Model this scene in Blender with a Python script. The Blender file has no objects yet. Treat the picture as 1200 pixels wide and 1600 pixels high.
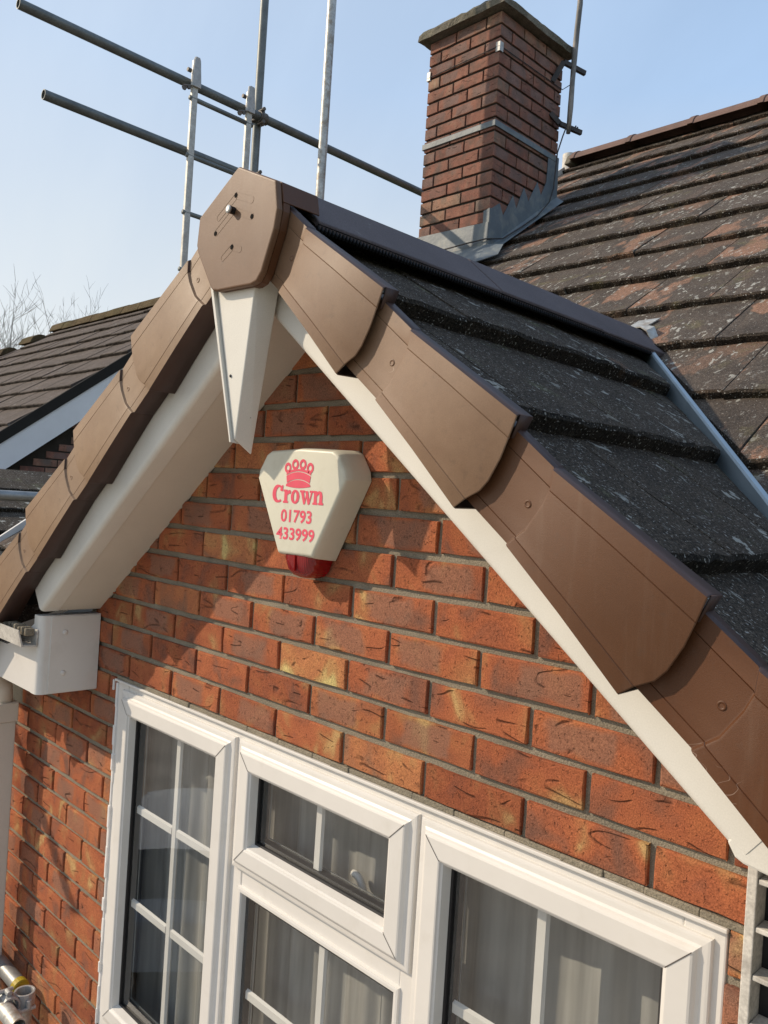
import bpy, bmesh, math, random
from mathutils import Vector, Matrix

random.seed(7)
rnd = random.Random(11)
scene = bpy.context.scene
col = scene.collection

# ------------------------------------------------------------------ camera
cam_data = bpy.data.cameras.new('camera')
cam = bpy.data.objects.new('camera', cam_data)
col.objects.link(cam)
cam_data.sensor_fit = 'AUTO'
cam_data.sensor_width = 36.0
cam_data.lens = 1275.65 / 1600.0 * 36.0
cam_data.clip_start = 0.02
cam_data.clip_end = 2000.0
_C = Vector((1.44363, -1.13897, 0.49965))
_yaw, _pit, _rol = 0.786239, -0.0068029, 0.0636273
_f = Vector((-math.sin(_yaw) * math.cos(_pit), math.cos(_yaw) * math.cos(_pit), math.sin(_pit)))
_r0 = Vector((math.cos(_yaw), math.sin(_yaw), 0.0))
_u0 = _r0.cross(_f)
_r = _r0 * math.cos(_rol) + _u0 * math.sin(_rol)
_u = -_r0 * math.sin(_rol) + _u0 * math.cos(_rol)
cam.matrix_world = Matrix(((_r.x, _u.x, -_f.x, _C.x), (_r.y, _u.y, -_f.y, _C.y), (_r.z, _u.z, -_f.z, _C.z), (0, 0, 0, 1)))
scene.camera = cam

# ------------------------------------------------------------------ sun and sky
SUN_TRAVEL = Vector((1.31, 1.0, -1.02)).normalized()
sun_data = bpy.data.lights.new('sun', 'SUN')
sun_data.energy = 3.9
sun_data.angle = math.radians(0.55)
sun_data.color = (1.0, 0.84, 0.64)
sun = bpy.data.objects.new('sun', sun_data)
sun.rotation_euler = SUN_TRAVEL.to_track_quat('-Z', 'Y').to_euler()
sun.location = (-8, -7, 8)
col.objects.link(sun)

world = bpy.data.worlds.new('World')
scene.world = world
world.use_nodes = True
wn, wl = world.node_tree.nodes, world.node_tree.links
wn.clear()
w_out = wn.new('ShaderNodeOutputWorld')
w_bg = wn.new('ShaderNodeBackground')
w_sky = wn.new('ShaderNodeTexSky')
w_sky.sky_type = 'NISHITA'
w_sky.sun_disc = False
w_sky.sun_elevation = math.asin(-SUN_TRAVEL.z)
w_sky.sun_rotation = math.atan2(-SUN_TRAVEL.x, -SUN_TRAVEL.y)
w_sky.altitude = 50.0
w_sky.air_density = 1.0
w_sky.dust_density = 1.6
w_sky.ozone_density = 1.6
# thin haze with faint streaks, thickest low down all round the horizon
w_tc = wn.new('ShaderNodeTexCoord')
w_map = wn.new('ShaderNodeMapping')
w_map.inputs['Rotation'].default_value = (0.5, 0.9, 0.3)
w_map.inputs['Scale'].default_value = (1.2, 4.5, 1.6)
w_noise = wn.new('ShaderNodeTexNoise')
w_noise.inputs['Scale'].default_value = 1.6
w_noise.inputs['Detail'].default_value = 5.0
w_noise.inputs['Roughness'].default_value = 0.55
w_ramp = wn.new('ShaderNodeValToRGB')
w_ramp.color_ramp.elements[0].position = 0.38
w_ramp.color_ramp.elements[0].color = (0.74, 0.74, 0.74, 1)
w_ramp.color_ramp.elements[1].position = 0.85
w_ramp.color_ramp.elements[1].color = (0.92, 0.92, 0.92, 1)
w_mix = wn.new('ShaderNodeMix')
w_mix.data_type = 'RGBA'
wl.new(w_tc.outputs['Generated'], w_map.inputs['Vector'])
wl.new(w_map.outputs['Vector'], w_noise.inputs['Vector'])
wl.new(w_noise.outputs['Fac'], w_ramp.inputs['Fac'])
w_sep = wn.new('ShaderNodeSeparateXYZ')
wl.new(w_tc.outputs['Generated'], w_sep.inputs[0])
# milky spring air: near white at the horizon, clear blue higher up, brighter on the sun's side
w_air = wn.new('ShaderNodeValToRGB')
for p_, c_ in ((0.0, (6.3, 6.25, 5.9)), (0.16, (6.0, 6.0, 5.75)), (0.28, (5.0, 5.55, 6.0)), (0.45, (3.1, 4.55, 6.7)), (0.75, (2.2, 3.5, 5.6)), (1.0, (1.8, 3.0, 5.0))):
    e_ = w_air.color_ramp.elements.new(p_) if p_ not in (0.0, 1.0) else w_air.color_ramp.elements[0 if p_ == 0.0 else -1]
    e_.color = (c_[0] / 8, c_[1] / 8, c_[2] / 8, 1)
wl.new(w_sep.outputs['Z'], w_air.inputs['Fac'])
w_dot = wn.new('ShaderNodeVectorMath'); w_dot.operation = 'DOT_PRODUCT'
w_dot.inputs[1].default_value = -SUN_TRAVEL
wl.new(w_tc.outputs['Generated'], w_dot.inputs[0])
w_sun = wn.new('ShaderNodeMapRange')
w_sun.inputs['From Min'].default_value = -0.1
w_sun.inputs['From Max'].default_value = 1.0
w_sun.inputs['To Min'].default_value = 0.0
w_sun.inputs['To Max'].default_value = 0.75
wl.new(w_dot.outputs['Value'], w_sun.inputs['Value'])
w_m1 = wn.new('ShaderNodeMix'); w_m1.data_type = 'RGBA'
wl.new(w_sun.outputs['Result'], w_m1.inputs['Factor'])
wl.new(w_air.outputs['Color'], w_m1.inputs['A'])
w_m1.inputs['B'].default_value = (0.70, 0.74, 0.76, 1)
w_sc = wn.new('ShaderNodeVectorMath'); w_sc.operation = 'SCALE'; w_sc.inputs['Scale'].default_value = 8.0
wl.new(w_m1.outputs['Result'], w_sc.inputs[0])
wl.new(w_ramp.outputs['Color'], w_mix.inputs['Factor'])
wl.new(w_sky.outputs['Color'], w_mix.inputs['A'])
wl.new(w_sc.outputs['Vector'], w_mix.inputs['B'])
wl.new(w_mix.outputs['Result'], w_bg.inputs['Color'])
w_bg.inputs['Strength'].default_value = 0.15
wl.new(w_bg.outputs['Background'], w_out.inputs['Surface'])

scene.view_settings.view_transform = 'Standard'
scene.view_settings.look = 'None'
scene.view_settings.gamma = 1.0
scene.view_settings.use_curve_mapping = False
scene.view_settings.exposure = 0.0
scene.cycles.max_bounces = 10
scene.cycles.transparent_max_bounces = 16
scene.cycles.caustics_reflective = False
scene.cycles.caustics_refractive = False

GROUND = -4.8

# ------------------------------------------------------------------ material helpers
def new_mat(name):
    m = bpy.data.materials.new(name)
    m.use_nodes = True
    nt = m.node_tree
    b = nt.nodes['Principled BSDF']
    return m, nt, b

class NT:
    """small wrapper to wire shader nodes"""
    def __init__(s, nt):
        s.n, s.l = nt.nodes, nt.links
        s.tc = None
    def coord(s, kind='Object', rand=False, scale=(1, 1, 1), off=(0, 0, 0)):
        tc = s.n.new('ShaderNodeTexCoord')
        v = tc.outputs[kind]
        if rand:
            oi = s.n.new('ShaderNodeObjectInfo')
            mul = s.n.new('ShaderNodeMath'); mul.operation = 'MULTIPLY'; mul.inputs[1].default_value = 53.0
            s.l.new(oi.outputs['Random'], mul.inputs[0])
            add = s.n.new('ShaderNodeVectorMath'); add.operation = 'ADD'
            s.l.new(v, add.inputs[0]); s.l.new(mul.outputs[0], add.inputs[1])
            v = add.outputs[0]
        mp = s.n.new('ShaderNodeMapping')
        mp.inputs['Scale'].default_value = scale
        mp.inputs['Location'].default_value = off
        s.l.new(v, mp.inputs['Vector'])
        return mp.outputs['Vector']
    def noise(s, vec, scale, detail=4.0, rough=0.55, dist=0.0):
        n = s.n.new('ShaderNodeTexNoise')
        n.inputs['Scale'].default_value = scale
        n.inputs['Detail'].default_value = detail
        n.inputs['Roughness'].default_value = rough
        n.inputs['Distortion'].default_value = dist
        s.l.new(vec, n.inputs['Vector'])
        return n.outputs['Fac']
    def ramp(s, fac, stops, interp='LINEAR'):
        r = s.n.new('ShaderNodeValToRGB')
        cr = r.color_ramp
        cr.interpolation = interp
        while len(cr.elements) > 1:
            cr.elements.remove(cr.elements[-1])
        cr.elements[0].position = stops[0][0]; cr.elements[0].color = _c4(stops[0][1])
        for p, c in stops[1:]:
            e = cr.elements.new(p); e.color = _c4(c)
        s.l.new(fac, r.inputs['Fac'])
        return r.outputs['Color']
    def mix(s, fac, a, b, blend='MIX'):
        m = s.n.new('ShaderNodeMix'); m.data_type = 'RGBA'; m.blend_type = blend
        for sock, v in (('Factor', fac), ('A', a), ('B', b)):
            if isinstance(v, (int, float)):
                m.inputs[sock].default_value = v
            elif isinstance(v, tuple):
                m.inputs[sock].default_value = _c4(v)
            else:
                s.l.new(v, m.inputs[sock])
        return m.outputs['Result']
    def math(s, op, a, b=0.0, c=None):
        m = s.n.new('ShaderNodeMath'); m.operation = op
        for i, v in enumerate((a, b) if c is None else (a, b, c)):
            if isinstance(v, (int, float)):
                m.inputs[i].default_value = v
            else:
                s.l.new(v, m.inputs[i])
        return m.outputs[0]
    def objrand(s):
        return s.n.new('ShaderNodeObjectInfo').outputs['Random']
    def bump(s, height, strength, distance, bsdf, normal=None):
        b = s.n.new('ShaderNodeBump')
        b.inputs['Strength'].default_value = strength
        b.inputs['Distance'].default_value = distance
        s.l.new(height, b.inputs['Height'])
        if normal is not None:
            s.l.new(normal, b.inputs['Normal'])
        if bsdf is not None:
            s.l.new(b.outputs['Normal'], bsdf.inputs['Normal'])
        return b.outputs['Normal']

def _c4(c):
    if isinstance(c, (int, float)):
        return (c, c, c, 1)
    return tuple(c) + (1,) if len(c) == 3 else tuple(c)

MAT = {}

def mat_brick(key, tones, dark=1.0, kiln=(0.26, 0.138, 0.096)):
    m, nt, b = new_mat(key)
    t = NT(nt)
    v = t.coord('Object', True)
    vs = t.coord('Object', True, (12, 4, 10))
    patch = t.noise(vs, 1.0, 2.5, 0.5, 0.5)
    base = t.ramp(patch, tones)
    r = t.objrand()
    tint = t.ramp(r, [(0.0, (0.66, 0.60, 0.60)), (0.2, (0.98, 0.92, 0.88)), (0.5, (1.04, 1.0, 0.95)), (0.72, (0.80, 0.72, 0.70)), (0.88, (1.18, 1.42, 1.30)), (1.0, (1.05, 1.0, 0.95))])
    base = t.mix(1.0, base, tint, 'MULTIPLY')
    vo = t.coord('Object')
    so = t.n.new('ShaderNodeSeparateXYZ'); t.l.new(vo, so.inputs[0])
    wob = t.math('MULTIPLY', t.math('SUBTRACT', t.noise(v, 22.0, 2.0, 0.5), 0.5), 0.05)
    off_ = t.math('MULTIPLY', t.math('SUBTRACT', t.math('FRACT', t.math('MULTIPLY', r, 7.31)), 0.5), 0.08)
    mx_ = t.ramp(t.math('ADD', t.math('ABSOLUTE', t.math('ADD', so.outputs['X'], off_)), wob), [(0.052, 1.0), (0.066, 0.0)])
    mz_ = t.ramp(t.math('ADD', t.math('ABSOLUTE', so.outputs['Z']), t.math('MULTIPLY', wob, 0.5)), [(0.021, 1.0), (0.029, 0.0)])
    on_ = t.ramp(t.math('FRACT', t.math('MULTIPLY', r, 3.77)), [(0.52, 0.0), (0.60, 0.7)])
    base = t.mix(t.math('MULTIPLY', t.math('MULTIPLY', mx_, mz_), on_), base, kiln)
    grain = t.noise(v, 420.0, 3.0, 0.7)
    base = t.mix(0.75, base, t.ramp(grain, [(0.32, (0.42, 0.40, 0.38)), (0.5, (0.95, 0.95, 0.95)), (0.70, (1.5, 1.5, 1.45))]), 'MULTIPLY')
    # curved dragged creases
    vc = t.coord('Object', True, (5.5, 1.0, 24.0))
    n1 = t.noise(vc, 1.0, 0.6, 0.4, 0.15)
    line = t.math('ABSOLUTE', t.math('SUBTRACT', n1, 0.5))
    line = t.math('SUBTRACT', 1.0, t.math('MINIMUM', t.math('MULTIPLY', line, 52.0), 1.0))
    msk = t.noise(t.coord('Object', True, (22, 3, 30)), 1.0, 1.0, 0.5)
    msk = t.ramp(msk, [(0.53, 0.0), (0.60, 1.0)])
    crease = t.math('MULTIPLY', line, msk)
    pits = t.ramp(t.noise(v, 130.0, 2.0, 0.5), [(0.30, 1.0), (0.36, 0.0)])
    base = t.mix(t.math('MULTIPLY', crease, 0.5), base, (0.05, 0.024, 0.017))  # shading of the creases darkened in the colour, besides the bump
    base = t.mix(t.math('MULTIPLY', pits, 0.35), base, (0.06, 0.03, 0.02))
    if dark != 1.0:
        soot = t.noise(v, 14.0, 4.0, 0.6)
        base = t.mix(t.ramp(soot, [(0.4, 0.0), (0.75, 0.55)]), base, (0.085, 0.062, 0.055))
    nt.links.new(base, b.inputs['Base Color'])
    b.inputs['Roughness'].default_value = 0.92
    b.inputs['Specular IOR Level'].default_value = 0.2
    h = t.math('SUBTRACT', t.math('MULTIPLY', grain, 0.32), t.math('MULTIPLY', crease, 1.0))
    h = t.math('SUBTRACT', h, t.math('MULTIPLY', pits, 0.35))
    h = t.math('ADD', h, t.math('MULTIPLY', n1, 0.6))
    t.bump(h, 0.9, 0.0042, b)
    MAT[key] = m

mat_brick('brick', [(0.26, (0.19, 0.095, 0.070)), (0.36, (0.26, 0.108, 0.068)), (0.455, (0.365, 0.120, 0.060)), (0.56, (0.41, 0.142, 0.066)), (0.64, (0.40, 0.180, 0.082)), (0.72, (0.50, 0.33, 0.15))])
mat_brick('chimney_brick', [(0.28, (0.19, 0.135, 0.120)), (0.42, (0.26, 0.150, 0.120)), (0.56, (0.32, 0.155, 0.118)), (0.72, (0.34, 0.21, 0.160))], dark=0.8, kiln=(0.22, 0.155, 0.140))

def mat_simple(key, colr, rough=0.5, spec=0.5, var=0.12, vscale=8.0, grain=0.0, gscale=300.0, bump=0.0, bscale=200.0, bdist=0.001, metal=0.0, stain=None, stain_scale=5.0, stain_rng=(0.5, 0.75), stain_amt=0.5, rand=False, coord='Object', sc=(1, 1, 1)):
    m, nt, b = new_mat(key)
    t = NT(nt)
    v = t.coord(coord, rand, sc)
    base = t.mix(1.0, colr, t.ramp(t.noise(v, vscale, 4.0, 0.6), [(0.25, 1.0 - var), (0.75, 1.0 + var)]), 'MULTIPLY')
    if grain:
        base = t.mix(grain, base, t.ramp(t.noise(v, gscale, 2.0, 0.6), [(0.3, 0.45), (0.7, 1.5)]), 'MULTIPLY')
    if stain is not None:
        f = t.ramp(t.noise(v, stain_scale, 6.0, 0.65, 0.4), [(stain_rng[0], 0.0), (stain_rng[1], stain_amt)])
        base = t.mix(f, base, stain)
    nt.links.new(base, b.inputs['Base Color'])
    b.inputs['Roughness'].default_value = rough
    b.inputs['Specular IOR Level'].default_value = spec
    b.inputs['Metallic'].default_value = metal
    if bump:
        t.bump(t.noise(v, bscale, 3.0, 0.6), bump, bdist, b)
    MAT[key] = m
    return m

mat_simple('mortar', (0.265, 0.232, 0.178), 0.95, 0.1, 0.22, 9.0, 0.55, 380.0, 0.9, 260.0, 0.003, stain=(0.16, 0.15, 0.12), stain_scale=14.0)
mat_simple('chimney_mortar', (0.045, 0.038, 0.032), 0.95, 0.1, 0.3, 9.0, 0.4, 300.0, 0.8, 200.0, 0.003)
mat_simple('upvc', (0.70, 0.675, 0.64), 0.34, 0.5, 0.05, 5.0, 0.0, stain=(0.50, 0.46, 0.39), stain_scale=11.0, stain_rng=(0.54, 0.8), stain_amt=0.32)
mat_simple('upvc_barge', (0.72, 0.70, 0.645), 0.42, 0.4, 0.06, 6.0, 0.08, 500.0, stain=(0.50, 0.47, 0.40), stain_scale=7.0, stain_rng=(0.6, 0.85), stain_amt=0.35)
mat_simple('upvc_soffit', (0.66, 0.615, 0.54), 0.5, 0.4, 0.05, 5.0, 0.10, 600.0, stain=(0.5, 0.45, 0.38), stain_scale=8.0, stain_rng=(0.6, 0.9), stain_amt=0.3)
mat_simple('upvc_dirty', (0.62, 0.59, 0.54), 0.6, 0.3, 0.2, 20.0, 0.3, 200.0, stain=(0.22, 0.20, 0.18), stain_scale=30.0, stain_rng=(0.5, 0.75), stain_amt=0.7)
mat_simple('groove', (0.10, 0.085, 0.075), 0.8, 0.2)
mat_simple('caulk', (0.72, 0.71, 0.70), 0.55, 0.4, 0.1, 30.0)
mat_simple('seal', (0.012, 0.012, 0.014), 0.5, 0.4)
mat_simple('black_plastic', (0.009, 0.009, 0.010), 0.7, 0.2, 0.3, 30.0)
mat_simple('dark_underlay', (0.03, 0.028, 0.026), 0.9, 0.1)
mat_simple('ridge_tile', (0.100, 0.080, 0.082), 0.7, 0.3, 0.16, 6.0, 0.35, 260.0, 0.5, 320.0, 0.0012, stain=(0.30, 0.30, 0.29), stain_scale=26.0, stain_rng=(0.66, 0.76), stain_amt=0.5)
mat_simple('main_ridge_tile', (0.17, 0.105, 0.085), 0.75, 0.3, 0.2, 7.0, 0.4, 200.0, 0.5, 200.0, 0.002, stain=(0.07, 0.065, 0.06), stain_scale=9.0)
mat_simple('lead', (0.125, 0.150, 0.170), 0.55, 0.5, 0.2, 6.0, 0.1, 200.0, 0.35, 25.0, 0.006, stain=(0.34, 0.33, 0.27), stain_scale=12.0, stain_rng=(0.5, 0.75), stain_amt=0.5)
mat_simple('lead_valley', (0.34, 0.42, 0.48), 0.40, 0.6, 0.15, 8.0, metal=0.3)
mat_simple('galvanised', (0.30, 0.31, 0.31), 0.46, 0.5, 0.25, 12.0, 0.15, 120.0, metal=0.55, stain=(0.12, 0.12, 0.115), stain_scale=18.0, stain_amt=0.45)
mat_simple('galvanised_mottled', (0.46, 0.46, 0.44), 0.48, 0.5, 0.3, 30.0, 0.2, 90.0, metal=0.45, stain=(0.26, 0.20, 0.14), stain_scale=22.0, stain_rng=(0.5, 0.62), stain_amt=0.7)
mat_simple('galvanised_dark', (0.15, 0.165, 0.165), 0.50, 0.5, 0.25, 9.0, 0.15, 90.0, metal=0.35, stain=(0.08, 0.08, 0.08), stain_scale=10.0, stain_amt=0.6)
mat_simple('ladder_metal', (0.50, 0.49, 0.45), 0.5, 0.5, 0.25, 22.0, 0.2, 90.0, metal=0.3, stain=(0.30, 0.24, 0.18), stain_scale=25.0, stain_amt=0.5)
mat_simple('coupler_iron', (0.13, 0.12, 0.11), 0.6, 0.4, 0.35, 40.0, metal=0.3, stain=(0.22, 0.12, 0.07), stain_scale=40.0, stain_amt=0.6)
mat_simple('coupler_pale', (0.42, 0.42, 0.41), 0.5, 0.5, 0.3, 40.0, metal=0.3, stain=(0.28, 0.18, 0.12), stain_scale=40.0, stain_amt=0.5)
mat_simple('dark_iron', (0.045, 0.042, 0.042), 0.65, 0.4, 0.3, 30.0, stain=(0.14, 0.08, 0.05), stain_scale=30.0, stain_amt=0.5)
mat_simple('mast_metal', (0.15, 0.145, 0.14), 0.6, 0.4, 0.3, 20.0, metal=0.2, stain=(0.36, 0.33, 0.30), stain_scale=16.0, stain_rng=(0.5, 0.6), stain_amt=0.7, sc=(1, 1, 0.4))
mat_simple('concrete_cap', (0.17, 0.155, 0.125), 0.95, 0.1, 0.35, 9.0, 0.5, 120.0, 1.0, 45.0, 0.012, stain=(0.09, 0.095, 0.05), stain_scale=8.0)
mat_simple('yellow_cap', (0.40, 0.30, 0.02), 0.5, 0.4)
mat_simple('alarm_white', (0.66, 0.645, 0.54), 0.42, 0.45, 0.05, 10.0, stain=(0.42, 0.38, 0.28), stain_scale=20.0, stain_rng=(0.52, 0.8), stain_amt=0.38)
mat_simple('print_pink', (0.74, 0.085, 0.14), 0.5, 0.4, 0.08, 30.0)
mat_simple('bolt', (0.42, 0.44, 0.45), 0.35, 0.5, 0.1, metal=0.8)
mat_simple('hole', (0.006, 0.006, 0.006), 0.9, 0.1)
mat_simple('room', (0.42, 0.39, 0.34), 0.9, 0.2)
mat_simple('white_render', (0.82, 0.82, 0.84), 0.6, 0.3, 0.06, 3.0)
mat_simple('bark', (0.30, 0.28, 0.27), 0.9, 0.1, 0.25, 3.0)  # pale grey, with the haze of distance put into the colour
mat_simple('moss_ridge', (0.105, 0.078, 0.045), 0.95, 0.1, 0.5, 2.5, 0.4, 60.0, 1.0, 40.0, 0.03, stain=(0.10, 0.11, 0.04), stain_scale=3.0)
mat_simple('paving', (0.40, 0.34, 0.285), 0.9, 0.2, 0.25, 1.2, 0.3, 40.0, stain=(0.18, 0.15, 0.13), stain_scale=0.8)
mat_simple('grass', (0.07, 0.11, 0.035), 0.95, 0.1, 0.35, 0.7, 0.4, 30.0)

def mat_brown():
    m, nt, b = new_mat('brown_plastic')
    t = NT(nt)
    v = t.coord('Object')
    n = t.noise(v, 6.0, 5.0, 0.6)
    base = t.ramp(n, [(0.3, (0.074, 0.0235, 0.0055)), (0.7, (0.092, 0.031, 0.008))])
    # chalky weathering plus sun sheen put into the colour, set for each moulding
    at = t.n.new('ShaderNodeAttribute'); at.attribute_type = 'OBJECT'; at.attribute_name = 'chalk_sheen'
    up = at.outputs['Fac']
    chalk_sheen = t.math('MULTIPLY', up, t.math('ADD', 0.45, t.math('MULTIPLY', t.noise(v, 14.0, 6.0, 0.7), 0.55)))
    base = t.mix(t.math('MULTIPLY', chalk_sheen, 0.90), base, (0.42, 0.295, 0.190))
    strk = t.ramp(t.noise(t.coord('Object', False, (60, 1, 5)), 1.0, 3.0, 0.6), [(0.56, 0.0), (0.80, 0.10)])
    base = t.mix(strk, base, (0.26, 0.20, 0.15))
    dirt = t.ramp(t.noise(v, 55.0, 5.0, 0.7), [(0.58, 0.0), (0.75, 0.35)])
    base = t.mix(dirt, base, (0.07, 0.045, 0.03))
    sp = t.noise(v, 700.0, 2.0, 0.6)
    base = t.mix(0.22, base, t.ramp(sp, [(0.3, 0.6), (0.7, 1.45)]), 'MULTIPLY')
    # pale scuffs
    vs = t.coord('Object', True, (8, 2, 8))
    ns = t.noise(vs, 1.6, 2.0, 0.5, 1.5)
    line = t.math('ABSOLUTE', t.math('SUBTRACT', ns, 0.5))
    line = t.math('SUBTRACT', 1.0, t.math('MINIMUM', t.math('MULTIPLY', line, 260.0), 1.0))
    msk = t.ramp(t.noise(v, 11.0, 1.0, 0.5), [(0.71, 0.0), (0.75, 0.5)])
    base = t.mix(t.math('MULTIPLY', line, msk), base, (0.48, 0.38, 0.31))
    nt.links.new(base, b.inputs['Base Color'])
    nt.links.new(t.ramp(t.noise(v, 9.0, 5.0, 0.65), [(0.3, 0.45), (0.7, 0.54)]), b.inputs['Roughness'])
    b.inputs['Specular IOR Level'].default_value = 0.40
    t.bump(t.noise(v, 900.0, 2.0, 0.6), 0.25, 0.0008, b)
    MAT['brown_plastic'] = m
mat_brown()
mat_simple('brown_plastic_plain', (0.060, 0.034, 0.028), 0.5, 0.4, 0.15, 20.0)

def mat_tile(key, base_a, base_b, clay, clay_rng, lichen_rng, moss, streak=(1, 1, 1), coarse=False):
    m, nt, b = new_mat(key)
    t = NT(nt)
    v = t.coord('Object', True)
    vst = t.coord('Object', True, streak)
    base = t.mix(t.ramp(t.noise(v, 5.0, 5.0, 0.65), [(0.3, 0.0), (0.7, 1.0)]), base_a, base_b)
    # areas where the dark skin has worn off the red concrete
    if clay is not None:
        c = t.ramp(t.noise(vst, 3.2, 4.0, 0.55), [(clay_rng[0], 0.0), (clay_rng[1], 1.0)])
        r = t.ramp(t.objrand(), [(0.30, 0.1), (0.62, 1.0)])
        base = t.mix(t.math('MULTIPLY', c, r), base, clay)
    if moss is not None:
        mo = t.ramp(t.noise(v, 7.0, 5.0, 0.6, 0.3), [(0.60, 0.0), (0.74, 0.75)])
        base = t.mix(mo, base, moss)
    g = t.noise(v, 230.0 if coarse else 330.0, 3.0, 0.75)
    base = t.mix(0.9 if coarse else 0.8, base, t.ramp(g, [(0.36, 0.22), (0.5, 0.8), (0.66, 2.5 if coarse else 1.9)]), 'MULTIPLY')
    big = t.noise(v, 90.0, 2.0, 0.6)
    base = t.mix(0.5, base, t.ramp(big, [(0.3, 0.5), (0.7, 1.4)]), 'MULTIPLY')
    # pale lichen spots and rings
    l1 = t.ramp(t.noise(vst, 26.0, 3.0, 0.6, 0.2), [(lichen_rng[0], 0.0), (lichen_rng[0] + 0.02, 1.0)])
    l2 = t.ramp(t.noise(v, 6.5, 2.0, 0.5), [(lichen_rng[1], 0.0), (lichen_rng[1] + 0.1, 1.0)])
    base = t.mix(t.math('MULTIPLY', t.math('MULTIPLY', l1, l2), 0.75), base, (0.44, 0.44, 0.40))
    s2 = t.ramp(t.noise(v, 170.0 if coarse else 210.0, 1.0, 0.5), [(0.67 if coarse else 0.70, 0.0), (0.70 if coarse else 0.73, 0.8)])
    base = t.mix(s2, base, (0.42, 0.41, 0.38))
    nt.links.new(base, b.inputs['Base Color'])
    b.inputs['Roughness'].default_value = 0.9
    b.inputs['Specular IOR Level'].default_value = 0.25
    h = t.math('ADD', t.math('MULTIPLY', g, 0.5), t.math('MULTIPLY', big, 0.8))
    t.bump(h, 1.0, 0.0085 if coarse else 0.0050, b)
    MAT[key] = m

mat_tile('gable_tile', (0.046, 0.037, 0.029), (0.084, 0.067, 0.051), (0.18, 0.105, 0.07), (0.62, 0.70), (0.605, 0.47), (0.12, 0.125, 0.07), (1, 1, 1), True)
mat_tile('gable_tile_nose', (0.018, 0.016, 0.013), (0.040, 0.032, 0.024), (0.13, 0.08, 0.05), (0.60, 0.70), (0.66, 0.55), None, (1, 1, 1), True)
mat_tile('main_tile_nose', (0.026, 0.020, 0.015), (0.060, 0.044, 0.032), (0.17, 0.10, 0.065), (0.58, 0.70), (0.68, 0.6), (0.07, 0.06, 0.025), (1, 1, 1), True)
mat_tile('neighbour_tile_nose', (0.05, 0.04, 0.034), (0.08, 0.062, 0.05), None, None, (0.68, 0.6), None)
mat_tile('main_tile', (0.068, 0.055, 0.046), (0.125, 0.100, 0.082), (0.27, 0.155, 0.105), (0.53, 0.57), (0.60, 0.44), (0.15, 0.135, 0.07), (2.2, 1, 1))
mat_tile('neighbour_tile', (0.085, 0.068, 0.058), (0.14, 0.11, 0.095), None, None, (0.66, 0.55), (0.10, 0.075, 0.045))

def mat_glass():
    m, nt, b = new_mat('window_glass')
    nt.nodes.remove(b)
    out = nt.nodes['Material Output']
    tr = nt.nodes.new('ShaderNodeBsdfTransparent'); tr.inputs['Color'].default_value = (0.95, 0.965, 0.96, 1)
    gl = nt.nodes.new('ShaderNodeBsdfGlossy'); gl.inputs['Roughness'].default_value = 0.0
    gl.inputs['Color'].default_value = (1, 1, 1, 1)
    t = NT(nt)
    geo = nt.nodes.new('ShaderNodeNewGeometry')
    dot = nt.nodes.new('ShaderNodeVectorMath'); dot.operation = 'DOT_PRODUCT'
    nt.links.new(geo.outputs['Normal'], dot.inputs[0]); nt.links.new(geo.outputs['Incoming'], dot.inputs[1])
    c = t.math('ABSOLUTE', dot.outputs['Value'])
    f = t.math('POWER', t.math('SUBTRACT', 1.0, c), 5.0)
    f = t.math('ADD', 0.10, t.math('MULTIPLY', f, 0.9))      # both panes of the sealed unit
    mx = nt.nodes.new('ShaderNodeMixShader')
    nt.links.new(f, mx.inputs[0])
    nt.links.new(tr.outputs[0], mx.inputs[1]); nt.links.new(gl.outputs[0], mx.inputs[2])
    nt.links.new(mx.outputs[0], out.inputs['Surface'])
    MAT['window_glass'] = m
mat_glass()

def mat_net():
    m, nt, b = new_mat('net_curtain')
    nt.nodes.remove(b)
    out = nt.nodes['Material Output']
    t = NT(nt)
    v = t.coord('Object', False, (1, 1, 0.08))
    tr = nt.nodes.new('ShaderNodeBsdfTransparent')
    df = nt.nodes.new('ShaderNodeBsdfDiffuse'); df.inputs['Color'].default_value = (0.85, 0.84, 0.80, 1)
    tl = nt.nodes.new('ShaderNodeBsdfTranslucent'); tl.inputs['Color'].default_value = (0.85, 0.84, 0.80, 1)
    m1 = nt.nodes.new('ShaderNodeMixShader'); m1.inputs[0].default_value = 0.6
    m2 = nt.nodes.new('ShaderNodeMixShader')
    nt.links.new(df.outputs[0], m1.inputs[1]); nt.links.new(tl.outputs[0], m1.inputs[2])
    f = t.ramp(t.noise(v, 40.0, 2.0, 0.5), [(0.3, 0.60), (0.7, 0.92)])
    nt.links.new(f, m2.inputs[0])
    nt.links.new(tr.outputs[0], m2.inputs[1]); nt.links.new(m1.outputs[0], m2.inputs[2])
    nt.links.new(m2.outputs[0], out.inputs['Surface'])
    MAT['net_curtain'] = m
mat_net()

def mat_lens():
    m, nt, b = new_mat('red_lens')
    t = NT(nt)
    b.inputs['Base Color'].default_value = (0.30, 0.004, 0.008, 1)
    b.inputs['Roughness'].default_value = 0.16
    b.inputs['Coat Weight'].default_value = 0.4
    b.inputs['Transmission Weight'].default_value = 0.25
    v = t.coord('Object')
    w = t.n.new('ShaderNodeTexWave'); w.inputs['Scale'].default_value = 60.0; w.bands_direction = 'X'
    t.l.new(v, w.inputs['Vector'])
    t.bump(w.outputs['Fac'], 0.3, 0.002, b)
    MAT['red_lens'] = m
mat_lens()

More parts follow.
